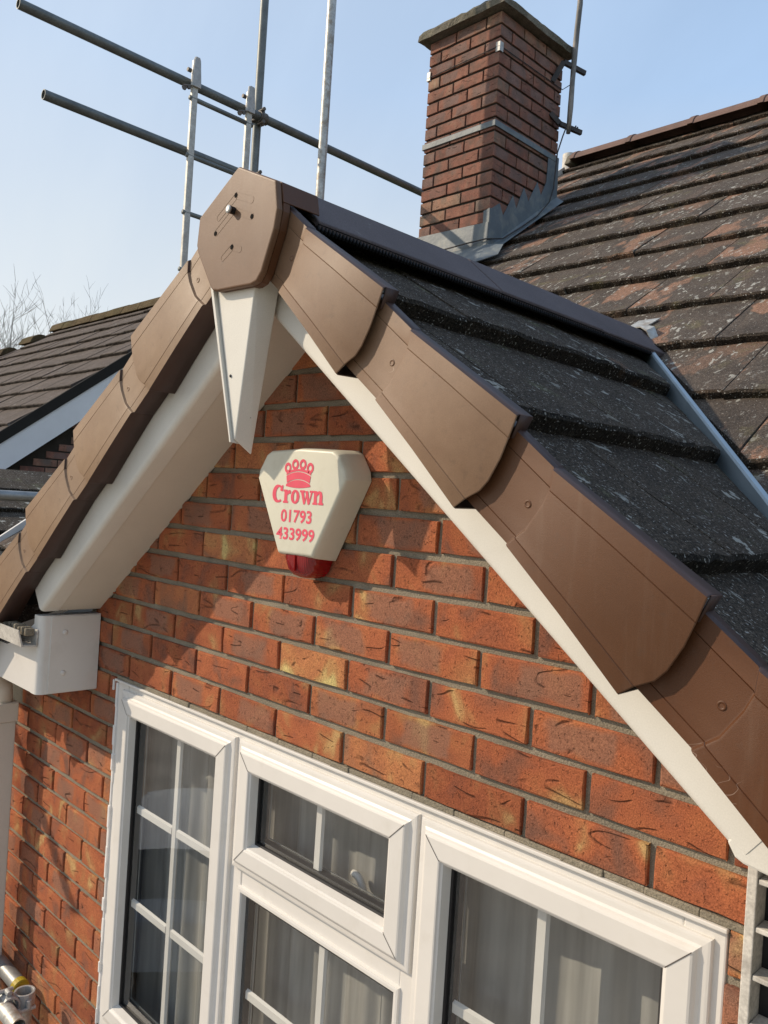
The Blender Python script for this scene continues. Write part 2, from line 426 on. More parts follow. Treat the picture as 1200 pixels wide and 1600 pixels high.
# ------------------------------------------------------------------ mesh helpers
class MB:
    def __init__(s):
        s.v, s.f = [], []
    def add(s, verts, faces):
        o = len(s.v)
        s.v += [tuple(p) for p in verts]
        s.f += [tuple(i + o for i in f) for f in faces]
        return s
    def box(s, x0, x1, y0, y1, z0, z1):
        return s.add([(x0, y0, z0), (x1, y0, z0), (x1, y1, z0), (x0, y1, z0), (x0, y0, z1), (x1, y0, z1), (x1, y1, z1), (x0, y1, z1)],
                     [(0, 3, 2, 1), (4, 5, 6, 7), (0, 1, 5, 4), (1, 2, 6, 5), (2, 3, 7, 6), (3, 0, 4, 7)])
    def prism(s, pts, a, b, axis='y'):
        """extrude a 2D polygon; pts are (x,z) for axis y, (y,z) for axis x, (x,y) for axis z"""
        n = len(pts)
        def P(p, t):
            return (p[0], t, p[1]) if axis == 'y' else ((t, p[0], p[1]) if axis == 'x' else (p[0], p[1], t))
        vs = [P(p, a) for p in pts] + [P(p, b) for p in pts]
        fs = [tuple(range(n)), tuple(range(2 * n - 1, n - 1, -1))]
        fs += [(i, n + i, n + (i + 1) % n, (i + 1) % n) for i in range(n)]
        return s.add(vs, fs)
    def tube(s, pts, rad, sides=12, cap=True):
        """sweep a circle along points; rad a number or a list"""
        pts = [Vector(p) for p in pts]
        rs = rad if isinstance(rad, (list, tuple)) else [rad] * len(pts)
        base = len(s.v)
        up = None
        for i, p in enumerate(pts):
            d = (pts[min(i + 1, len(pts) - 1)] - pts[max(i - 1, 0)]).normalized()
            if up is None:
                up = Vector((0, 0, 1)) if abs(d.z) < 0.9 else Vector((1, 0, 0))
            a = d.cross(up).normalized()
            c = a.cross(d).normalized()
            up = c
            for k in range(sides):
                an = 2 * math.pi * k / sides
                s.v.append(tuple(p + (a * math.cos(an) + c * math.sin(an)) * rs[i]))
        for i in range(len(pts) - 1):
            for k in range(sides):
                k2 = (k + 1) % sides
                s.f.append((base + i * sides + k, base + i * sides + k2, base + (i + 1) * sides + k2, base + (i + 1) * sides + k))
        if cap:
            s.f.append(tuple(base + k for k in range(sides - 1, -1, -1)))
            e = base + (len(pts) - 1) * sides
            s.f.append(tuple(e + k for k in range(sides)))
        return s
    def pipe(s, p0, p1, ro, ri, sides=20):
        """hollow tube with open ends"""
        p0, p1 = Vector(p0), Vector(p1)
        d = (p1 - p0).normalized()
        up = Vector((0, 0, 1)) if abs(d.z) < 0.9 else Vector((1, 0, 0))
        a = d.cross(up).normalized(); c = a.cross(d).normalized()
        base = len(s.v)
        for p, r in ((p0, ro), (p1, ro), (p1, ri), (p0, ri)):
            for k in range(sides):
                an = 2 * math.pi * k / sides
                s.v.append(tuple(p + (a * math.cos(an) + c * math.sin(an)) * r))
        for j in range(4):
            for k in range(sides):
                k2 = (k + 1) % sides
                j2 = (j + 1) % 4
                s.f.append((base + j * sides + k, base + j * sides + k2, base + j2 * sides + k2, base + j2 * sides + k))
        return s
    def mesh(s, name):
        me = bpy.data.meshes.new(name)
        me.from_pydata(s.v, [], s.f)
        me.validate()
        bm = bmesh.new(); bm.from_mesh(me)
        bmesh.ops.recalc_face_normals(bm, faces=bm.faces)
        bm.to_mesh(me); bm.free()
        return me

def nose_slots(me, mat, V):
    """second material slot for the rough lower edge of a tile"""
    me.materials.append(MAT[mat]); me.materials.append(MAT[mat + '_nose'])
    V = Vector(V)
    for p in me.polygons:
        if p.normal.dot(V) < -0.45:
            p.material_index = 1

def link(name, me, mat, parent=None, loc=None, rot=None, smooth=False, bevel=0.0, seg=2, angle=35):
    o = bpy.data.objects.new(name, me)
    col.objects.link(o)
    if mat is not None and len(me.materials) == 0:
        me.materials.append(MAT[mat])
    if smooth:
        for p in me.polygons:
            p.use_smooth = True
    if bevel:
        md = o.modifiers.new('bevel', 'BEVEL')
        md.width = bevel; md.segments = seg; md.limit_method = 'ANGLE'; md.angle_limit = math.radians(angle)
    if loc is not None:
        o.location = loc
    if rot is not None:
        o.rotation_euler = rot
    if parent is not None:
        o.parent = parent
        if parent.type == 'EMPTY':
            o.matrix_parent_inverse = Matrix.Translation(-parent.location)
    return o

def build(name, mb, mat, parent=None, **kw):
    return link(name, mb.mesh(name), mat, parent, **kw)

def thing(name, label, cat, loc, group=None):
    e = bpy.data.objects.new(name, None)
    e.empty_display_size = 0.2
    e.location = loc
    col.objects.link(e)
    return tag(e, label, cat, group)

def tag(o, label, cat, group=None):
    o['label'] = label; o['category'] = cat
    if group:
        o['group'] = group
    return o

def autosmooth(o, ang=40):
    me = o.data
    bm = bmesh.new(); bm.from_mesh(me)
    for f in bm.faces:
        f.smooth = True
    for e in bm.edges:
        if len(e.link_faces) == 2 and e.calc_face_angle(0) > math.radians(ang):
            e.smooth = False
    bm.to_mesh(me); bm.free()

# ------------------------------------------------------------------ ground
g = build('ground', MB().add([(-700, -700, GROUND), (700, -700, GROUND), (700, 900, GROUND), (-700, 900, GROUND)], [(0, 1, 2, 3)]), 'grass')
g['kind'] = 'structure'
dr = build('driveway', MB().add([(-40, -30, GROUND + 0.004), (12, -30, GROUND + 0.004), (12, -0.12, GROUND + 0.004), (-40, -0.12, GROUND + 0.004)], [(0, 1, 2, 3)]), 'paving')
dr['kind'] = 'structure'

# ------------------------------------------------------------------ the house
house = thing('brick_house', 'red brick house with small front gable, brown verge caps and a chimney', 'house', (0.1, 0.0, GROUND))

XA, TANP = 0.10, 0.77
TH = math.atan(TANP); CS, SN = math.cos(TH), math.sin(TH)
ZCAP, ZSOF, ZTILE = 0.955, 0.886, 1.120
MM, MZ = 0.73, 0.161                     # main roof plane z = MZ + MM*y
MLEN = math.hypot(1, MM)

def P(side, s, t, y, z0=ZCAP):
    """gable slope coordinates: s down the slope, t square to it"""
    return (XA + side * (s * CS + t * SN), y, z0 - s * SN + t * CS)

# --- window opening in the wall
WX0, WX1, WZ0, WZ1 = -0.742, 1.012, -1.055, -0.044
WALL_R, WALL_L = 1.047, -2.05
CY = 0.0078                                # face of the mortar

def gable_top(x):
    return ZSOF - TANP * abs(x - XA)

wall = MB()
wall.box(WALL_L, WX0, CY, 0.11, GROUND, 0.03)
wall.box(WX1, WALL_R - 0.004, CY, 0.11, GROUND, WZ1)
wall.box(WX0, WX1, CY, 0.11, GROUND, WZ0)
xl, xr = -0.955, WALL_R - 0.004
wall.prism([(WX0, WZ1), (xr, WZ1), (xr, gable_top(xr) + 0.03), (XA, ZSOF + 0.05), (WX0, gable_top(WX0) + 0.04)], CY, 0.11)
wall.prism([(-0.96, 0.03), (WX0, 0.03), (WX0, gable_top(WX0) + 0.04), (-0.96, gable_top(-0.96) + 0.04)], CY, 0.11)
wall.box(WALL_R - 0.11, WALL_R - 0.004, 0.11, 2.0, GROUND, 0.15)
wall.box(WALL_L, WALL_L + 0.1, 0.11, 7.0, GROUND, 0.1)
gwall = build('wall', wall, 'mortar', house)

def brick_mesh(w, h=0.061, d=0.05, seed=0, cut=None):
    """one brick, face toward -Y at y=0, with a slightly uneven face and soft arrises"""
    r = random.Random(seed)
    nx = max(2, int(round(w / 0.055)))
    mb = MB()
    b = 0.0018
    xs = [-w / 2] + [-w / 2 + b] + [-w / 2 + w * i / nx for i in range(1, nx)] + [w / 2 - b] + [w / 2]
    vs = []
    # rows: bottom arris, face low, face mid, face top, top arris
    rows = [(-h / 2, b), (-h / 2 + b, 0), (r.uniform(-0.006, 0.006), -0.0006), (h / 2 - b, 0), (h / 2, b)]
    for zz, yy in rows:
        for i, x in enumerate(xs):
            y = yy
            if i in (0, len(xs) - 1):
                y = max(yy, b)
            jx = r.uniform(-0.0009, 0.0009); jz = r.uniform(-0.0014, 0.0014); jy = r.uniform(-0.0005, 0.0007)
            vs.append((x + jx, y + jy, zz + jz))
    n = len(xs)
    fs = [(j * n + i, j * n + i + 1, (j + 1) * n + i + 1, (j + 1) * n + i) for j in range(4) for i in range(n - 1)]
    o = len(vs)
    vs += [(-w / 2, d, -h / 2), (w / 2, d, -h / 2), (w / 2, d, h / 2), (-w / 2, d, h / 2)]
    fs.append(tuple([o, o + 1] + [i for i in range(n - 1, -1, -1)]))
    fs.append(tuple([o + 3] + [4 * n + i for i in range(n)] + [o + 2]))
    fs.append((o, 0, n, 2 * n, 3 * n, 4 * n, o + 3))
    fs.append((o + 1, o + 2, 5 * n - 1, 4 * n - 1, 3 * n - 1, 2 * n - 1, n - 1))
    mb.add(vs, fs)
    return mb.mesh('brick')

BR = [brick_mesh(0.214, seed=i) for i in range(9)]
_cut_cache = {}

def put_brick(x0, x1, z, parent, mat='brick', y=0.0, rot=0.0, face=None):
    w = x1 - x0
    if w < 0.02:
        return
    if abs(w - 0.2145) < 0.002:
        me = rnd.choice(BR) if mat == 'brick' else rnd.choice(CB)
    else:
        k = (round(w, 3), mat)
        if k not in _cut_cache:
            _cut_cache[k] = brick_mesh(w, seed=int(w * 10000))
            _cut_cache[k].materials.append(MAT[mat])
        me = _cut_cache[k]
    xc = (x0 + x1) / 2
    if face == '+x':
        loc = (y, xc, z); rz = math.pi / 2
    elif face == '+y':
        loc = (xc, y, z); rz = math.pi
    elif face == '-x':
        loc = (y, xc, z); rz = -math.pi / 2
    else:
        loc = (xc, y, z); rz = 0.0
    o = link('brick', me, mat, parent, loc=loc, rot=(rnd.uniform(-0.006, 0.006), rnd.uniform(-0.006, 0.006), rz + rnd.uniform(-0.004, 0.004)))
    return o

for m_ in BR:
    m_.materials.append(MAT['brick'])

nb = 0
lower = MB()
for j in range(-34, 13):
    z = j * 0.075
    off = 0.0 if j % 2 == 0 else 0.5
    for k in range(-10, 6):
        u0 = (k + off) * 0.225 + 0.0055
        u1 = u0 + 0.214
        x0, x1 = max(u0, -1.66), min(u1, WALL_R)
        if x1 - x0 < 0.02:
            continue
        zt, zb = z + 0.0325, z - 0.0325
        if zb > gable_top((x0 + x1) / 2 if x0 < XA < x1 else (x1 if x1 < XA else x0)) + 0.01:
            continue
        lim = (ZSOF + 0.085 - zt) / TANP
        if lim < 0.03:
            continue
        x0, x1 = max(x0, XA - lim), min(x1, XA + lim)
        if x1 - x0 < 0.02:
            continue
        segs = [(x0, x1)]
        if zt > WZ0 and zb < WZ1 - 0.02:
            segs = [(x0, min(x1, WX0 - 0.001)), (max(x0, WX1 + 0.004), x1)]
        for a, b_ in segs:
            if b_ - a < 0.018:
                continue
            if j >= -17:
                put_brick(a, b_, z + rnd.uniform(-0.001, 0.001), gwall, y=rnd.uniform(-0.0015, 0.0015)); nb += 1
            else:
                lower.box(a, b_, 0.0, 0.05, zb, zt)
lb = build('brick_courses', lower, 'brick', gwall)
lb['kind'] = 'stuff'

# --- dark room behind the window
room = MB()
x0, x1, y0, y1, z0, z1 = -1.9, 1.0, 0.112, 2.4, -2.2, 0.0
room.add([(x0, y0, z0), (x1, y0, z0), (x1, y1, z0), (x0, y1, z0), (x0, y0, z1), (x1, y0, z1), (x1, y1, z1), (x0, y1, z1)],
         [(0, 1, 2, 3), (4, 7, 6, 5), (1, 5, 6, 2), (2, 6, 7, 3), (3, 7, 4, 0)])
build('room', room, 'room', house)

# ------------------------------------------------------------------ window
win = MB()
FY0, FY1 = 0.004, 0.065
win.box(WX0 + 0.004, WX0 + 0.065, FY0, FY1, WZ0, WZ1 - 0.004)           # left jamb
win.box(WX1 - 0.060, WX1 + 0.002, FY0, FY1, WZ0, WZ1 - 0.004)           # right jamb
win.box(WX0 + 0.065, WX1 - 0.060, FY0 + 0.0015, FY1, WZ1 - 0.062, WZ1 - 0.004)   # head
win.box(WX0 + 0.065, WX1 - 0.060, FY0 + 0.0015, FY1, WZ0, WZ0 + 0.06)   # sill rail
MX1, MX2 = -0.133, 0.451
for mx in (MX1, MX2):
    win.box(mx - 0.034, mx + 0.034, FY0 + 0.003, FY1, WZ0 + 0.06, WZ1 - 0.062)
ZT = -0.376
win.box(MX1 + 0.034, MX2 - 0.034, FY0 + 0.0045, FY1, ZT - 0.032, ZT + 0.03)       # transom
window = build('window', win, 'upvc', house, bevel=0.003, seg=2)

def ring(x0, x1, z0, z1, prof, mat, parent, name, smooth=False):
    """mitred rectangular ring; prof = list of (inset, y)"""
    mb = MB()
    vs, fs = [], []
    for ins, y in prof:
        vs += [(x0 + ins, y, z0 + ins), (x1 - ins, y, z0 + ins), (x1 - ins, y, z1 - ins), (x0 + ins, y, z1 - ins)]
    for i in range(len(prof) - 1):
        for k in range(4):
            k2 = (k + 1) % 4
            fs.append((i * 4 + k, i * 4 + k2, (i + 1) * 4 + k2, (i + 1) * 4 + k))
    mb.add(vs, fs)
    return build(name, mb, mat, parent)

SASH = [(0.0, 0.010), (0.0, -0.0015), (0.0015, -0.0035), (0.005, -0.0045), (0.0125, -0.0055), (0.0165, -0.0080), (0.0190, -0.0115), (0.0215, -0.0142), (0.0245, -0.0155),
        (0.0560, -0.0165), (0.0585, -0.0155), (0.0605, -0.0120), (0.0640, -0.0105), (0.0680, 0.0060), (0.0700, 0.0125)]
GASK = [(0.0682, 0.0085), (0.0690, 0.0078), (0.0730, 0.0095), (0.0735, 0.030)]
BEAD = [(0.0, 0.0090), (0.0015, 0.0015), (0.006, 0.0005), (0.012, 0.0008), (0.0145, 0.004), (0.018, 0.022)]

def mitres(x0, x1, z0, z1, wdt, y, parent):
    for (cx, cz, dx, dz) in ((x0, z0, 1, 1), (x1, z0, -1, 1), (x1, z1, -1, -1), (x0, z1, 1, -1)):
        h = 0.0005
        pts = []
        for ins, yy in ((0.0225, -0.0156), (0.0250, -0.0162), (0.0560, -0.0172), (0.0590, -0.0160)):
            c = (cx + dx * ins, cz + dz * ins)
            pts.append(((c[0] - dx * h, yy, c[1] + dz * h), (c[0] + dx * h, yy, c[1] - dz * h)))
        vs = [p for pr in pts for p in pr]
        build('mitre_line', MB().add(vs, [(0, 1, 3, 2), (2, 3, 5, 4), (4, 5, 7, 6)]), 'groove', parent)

def light_bars(x0, x1, z0, z1, xs, zs, y=0.024):
    """white glazing bars held inside the sealed unit"""
    hw = 0.0125
    for x in xs:
        mb = MB().prism([(x - hw, y + 0.003), (x - hw + 0.004, y - 0.003), (x + hw - 0.004, y - 0.003), (x + hw, y + 0.003), (x + hw - 0.004, y + 0.008), (x - hw + 0.004, y + 0.008)], z0, z1, 'z')
        build('glazing_bar', mb, 'upvc', window)
    cuts = [x0] + [c for x in xs for c in (x - hw - 0.0005, x + hw + 0.0005)] + [x1]
    for zc in zs:
        for i in range(0, len(cuts), 2):
            mb = MB().prism([(y + 0.003, zc - hw), (y - 0.003, zc - hw + 0.004), (y - 0.003, zc + hw - 0.004), (y + 0.003, zc + hw), (y + 0.008, zc + hw - 0.004), (y + 0.008, zc - hw + 0.004)], cuts[i], cuts[i + 1], 'x')
            build('glazing_bar', mb, 'upvc', window)

def pane(x0, x1, z0, z1, y=0.015):
    me = bpy.data.meshes.new('pane')
    me.from_pydata([(x0, y, z0), (x1, y, z0), (x1, y, z1), (x0, y, z1)], [], [(0, 1, 2, 3)])
    return link('pane', me, 'window_glass', window)

def spacer(x0, x1, z0, z1):
    ring(x0, x1, z0, z1, [(0.0, 0.016), (0.010, 0.016), (0.010, 0.036), (0.0, 0.036)], 'seal', window, 'gasket')
    ring(x0, x1, z0, z1, [(0.011, 0.037), (0.0125, 0.037), (0.0125, 0.040), (0.011, 0.040)], 'bolt', window, 'spacer_bar')

for (sx0, sx1, sz0, sz1, xs, zs, nm) in ((-0.700, -0.141, -1.010, -0.067, (-0.424,), (-0.392, -0.655), 'casement'),
                                         (-0.125, 0.446, -0.364, -0.067, (0.145,), (), 'vent'),
                                         (0.455, 0.997, -1.010, -0.067, (0.709,), (-0.392, -0.655), 'casement')):
    sash = ring(sx0, sx1, sz0, sz1, SASH, 'upvc', window, 'sash')
    ring(sx0, sx1, sz0, sz1, GASK, 'seal', window, 'gasket')
    mitres(sx0, sx1, sz0, sz1, 0.06, -0.0158, window)
    i = 0.068
    pane(sx0 + i, sx1 - i, sz0 + i, sz1 - i)
    spacer(sx0 + i + 0.001, sx1 - i - 0.001, sz0 + i + 0.001, sz1 - i - 0.001)
    light_bars(sx0 + i + 0.012, sx1 - i - 0.012, sz0 + i + 0.012, sz1 - i - 0.004, xs, zs)
# fixed light below the vent
fx0, fx1, fz0, fz1 = MX1 + 0.030, MX2 - 0.030, WZ0 + 0.055, ZT - 0.028
ring(fx0, fx1, fz0, fz1, BEAD, 'upvc', window, 'bead')
pane(fx0 + 0.016, fx1 - 0.016, fz0 + 0.016, fz1 - 0.016)
spacer(fx0 + 0.017, fx1 - 0.017, fz0 + 0.017, fz1 - 0.017)
light_bars(fx0 + 0.03, fx1 - 0.03, fz0 + 0.03, fz1 - 0.02, (0.180,), (-0.655,))
# inside handle of the vent
hd = MB().tube([(0.20 + 0.032 * math.sin(a), 0.085, -0.345 + 0.055 * math.cos(a)) for a in [i * 0.2 for i in range(-1, 9)]], 0.008, 8)
o = build('handle', hd, 'upvc', window, smooth=True)
# drip bead and mortar fillet over the head, ragged sealant down the left jamb
build('head_trim', MB().box(WX0 - 0.006, WX1 + 0.004, -0.004, FY0 + 0.003, WZ1 - 0.0075, WZ1 - 0.001), 'upvc', window, bevel=0.0015)
ck = MB()
zz = WZ0 + 0.01
while zz < WZ1 - 0.02:
    h = rnd.uniform(0.02, 0.07)
    w_ = rnd.uniform(0.005, 0.010)
    ck.box(WX0 - 0.001 + rnd.uniform(-0.004, 0.001), WX0 + w_, -0.001 + rnd.uniform(-0.003, 0.002), FY0 + 0.006, zz, min(zz + h + 0.002, WZ1 - 0.012))
    zz += h
build('sealant', ck, 'caulk', window, bevel=0.002, seg=2)
build('sealant', MB().box(WX0 - 0.012, WX0 - 0.007, -0.007, 0.004, WZ1 - 0.035, WZ1 - 0.004), 'caulk', window, bevel=0.002)
fil = MB()
xx = WX0
while xx < WALL_R - 0.02:
    w_ = rnd.uniform(0.05, 0.12)
    e = min(xx + w_, WALL_R - 0.006)
    fil.box(xx, e, 0.0005 + rnd.uniform(-0.002, 0.002), CY + 0.004, WZ1 - 0.001, -0.0335 + rnd.uniform(-0.002, 0.001))
    xx = e
build('mortar_fillet', fil, 'mortar', gwall, bevel=0.002)

# ------------------------------------------------------------------ soffit, barge boards
def slope_sweep(side, prof, s0, s1, z0, mat, name, parent, **kw):
    """prof = polygon of (y, t)"""
    mb = MB()
    n = len(prof)
    vs = [P(side, s0, t, y, z0) for y, t in prof] + [P(side, s1, t, y, z0) for y, t in prof]
    # square the upper end off at the centre line, and the lower end level
    vs2 = []
    for i, v in enumerate(vs):
        if i < n:
            y, t = prof[i]
            s = -t * SN / CS if s0 <= 0 else s0
            vs2.append(P(side, s, t, y, z0))
        else:
            vs2.append(v)
    fs = [tuple(range(n)), tuple(range(2 * n - 1, n - 1, -1))] + [(i, n + i, n + (i + 1) % n, (i + 1) % n) for i in range(n)]
    mb.add(vs2, fs)
    return build(name, mb, mat, parent, **kw)

arc = [(-0.180 + 0.014 - 0.014 * math.cos(a), 0.014 - 0.014 * math.sin(a)) for a in [i * math.pi / 12 for i in range(7)]]
barge_prof = [(-0.180, 0.135)] + arc + [(-0.128, 0.0), (-0.128, 0.006), (-0.158, 0.010), (-0.158, 0.135)]
soffit_prof = [(-0.1265, 0.0015), (0.004, 0.0015), (0.004, 0.012), (-0.1265, 0.012)]
for side, send in ((-1, 1.224), (1, 1.250)):
    bo = slope_sweep(side, barge_prof, 0, send, ZSOF, 'upvc_barge', 'barge_board', house)
    autosmooth(bo, 40)
    slope_sweep(side, soffit_prof, 0, send, ZSOF, 'upvc_soffit', 'soffit', house)
# right-hand foot of the barge
fxe, fze = XA + 1.250 * CS, ZSOF - 1.250 * SN
ft = MB().prism([(fxe - 0.016, fze + 0.016), (fxe - 0.006, fze + 0.0005), (fxe + 0.004, fze - 0.004), (1.45, fze - 0.050), (1.45, 0.16), (fxe + 0.10, fze + 0.13), (fxe + 0.06, fze + 0.13)], -0.1792, -0.150)
build('barge_foot', ft, 'upvc_barge', house, bevel=0.003)

# finial box at the apex
fz_top = 0.935
fin_f = MB()
A = [(0.030, -0.250, fz_top), (0.176, -0.250, fz_top)]
tip = (0.101, -0.226, 0.613)
fin = build('apex_finial', MB().add([(0.038, -0.2485, fz_top), (0.178, -0.2485, fz_top), (0.1035, -0.2245, 0.613), (0.0985, -0.2245, 0.613),
                                    (0.038, -0.192, fz_top), (0.178, -0.192, fz_top), (0.1035, -0.183, 0.586), (0.0985, -0.183, 0.586)],
                                   [(0, 1, 2, 3), (1, 5, 6, 2), (4, 0, 3, 7), (3, 2, 6, 7), (0, 4, 5, 1), (5, 4, 7, 6)]), 'upvc_barge', house, bevel=0.002)
build('edge_strip', MB().add([(0.026, -0.256, fz_top), (0.034, -0.256, fz_top), (0.0975, -0.2300, 0.606), (0.0935, -0.2300, 0.606), (0.026, -0.192, fz_top), (0.034, -0.192, fz_top), (0.0975, -0.186, 0.603), (0.0935, -0.186, 0.603)],
                             [(0, 1, 2, 3), (1, 5, 6, 2), (4, 0, 3, 7), (3, 2, 6, 7), (5, 4, 7, 6), (0, 4, 5, 1)]), 'upvc_barge', fin)
def disc(p, r, axis, mat, parent, name='screw', h=0.002, dome=True):
    mb = MB()
    p = Vector(p); a = Vector(axis).normalized()
    if dome:
        mb.tube([p, p + a * h * 0.6, p + a * h], [r, r * 0.85, r * 0.35], 10)
    else:
        mb.tube([p, p + a * h], r, 12)
    return build(name, mb, mat, parent, smooth=dome)
disc((0.090, -0.2345, 0.735), 0.0032, (0, -1, -0.05), 'dark_iron', fin)
disc((0.116, -0.200, 0.657), 0.0035, (1, 0, -0.2), 'bolt', fin)

# ------------------------------------------------------------------ eaves box, fascia, gutter, downpipe (left) and open panel (right)
zb = -0.098
box_poly = [(-0.862, zb), (-0.862, 0.128), (-0.905, 0.126), (-1.02, 0.045), (-1.10, 0.02), (-2.06, 0.02), (-2.06, zb)]
eb = MB()
n = len(box_poly)
# front corner rounded
crn = [(-0.882 + 0.020 * math.sin(a), -0.160 - 0.020 * math.cos(a)) for a in [i * math.pi / 12 for i in range(7)]]   # (x,y) quarter round
plan = crn + [(-0.862, -0.002), (-0.905, -0.002), (-0.905, -0.180)]
eb.prism(plan, zb, 0.127, 'z')
eavesbox = build('eaves_box', eb, 'upvc', house)
autosmooth(eavesbox, 40)
build('fascia', MB().prism([(-0.9055, zb + 0.001), (-0.9055, 0.10), (-1.02, 0.035), (-1.10, 0.01), (-2.06, 0.01), (-2.06, zb + 0.001)], -0.1795, -0.155), 'upvc', house)
build('soffit', MB().box(-2.06, -0.9055, -0.154, -0.001, zb + 0.003, zb + 0.012), 'upvc_soffit', house)
build('end_plate', MB().box(-0.8615, -0.8585, -0.150, -0.003, zb + 0.004, 0.124), 'upvc', eavesbox, bevel=0.0008)
for zz in (0.078, -0.040):
    disc((-0.8585, -0.108, zz), 0.0085, (1, 0, 0), 'upvc', eavesbox, 'screw_cap', 0.003)
# gutter: square-line channel with an end
gx1 = -0.872
gp = [(-0.182, 0.090), (-0.232, 0.090), (-0.236, 0.085), (-0.222, 0.040), (-0.182, 0.036), (-0.182, 0.039), (-0.220, 0.043), (-0.232, 0.084), (-0.230, 0.086), (-0.186, 0.086)]
build('gutter', MB().prism([(-0.1815, 0.088), (-0.1845, 0.088), (-0.1845, 0.044), (-0.222, 0.046), (-0.234, 0.089), (-0.2375, 0.089), (-0.226, 0.042), (-0.1815, 0.040)], gx1, -2.3, 'x'), 'upvc_dirty', house)
mossy = MB()
for i in range(9):
    x = gx1 - 0.004 - i * 0.02
    mossy.box(x - 0.012, x, -0.228 + rnd.uniform(0, 0.02), -0.19, 0.070, 0.091 + rnd.uniform(0, 0.006))
build('gutter_debris', mossy, 'mortar', house, bevel=0.003)
dpx = -1.372
dp = build('downpipe', MB().prism([(dpx - 0.034, -0.112), (dpx + 0.034, -0.112), (dpx + 0.034, -0.044), (dpx - 0.034, -0.044)], GROUND, -0.30, 'z'), 'upvc_soffit', house, bevel=0.004)
build('collar', MB().box(dpx - 0.039, dpx + 0.039, -0.117, -0.039, -0.30, -0.235), 'upvc_soffit', dp, bevel=0.004)
build('offset_bend', MB().tube([(dpx, -0.078, -0.25), (dpx, -0.082, -0.19), (dpx - 0.01, -0.13, -0.13), (dpx - 0.01, -0.19, -0.08), (dpx - 0.01, -0.205, 0.04)], 0.033, 12), 'upvc_soffit', dp, smooth=True)

# open-ended hollow board on the right
hp = MB()
hx0, hx1 = 1.050, 1.175
hp.box(hx0, hx0 + 0.013, -0.040, -0.002, -1.3, 0.066)
hp.box(hx1 - 0.006, hx1, -0.040, -0.002, -1.3, 0.066)
hp.box(hx0 + 0.013, hx1 - 0.006, -0.006, -0.003, -1.3, 0.066)
zz = 0.052
while zz > -1.28:
    hp.box(hx0 + 0.0135, hx1 - 0.0065, -0.038, -0.0065, zz - 0.007, zz)
    zz -= 0.062
build('hollow_board', hp, 'upvc_dirty', house, bevel=0.002)
build('cell_shade_sheet', MB().box(hx0 + 0.0135, hx1 - 0.0065, -0.0062, -0.006, -1.3, 0.06), 'seal', house)  # thin black sheet standing in for the shade deep in the cells

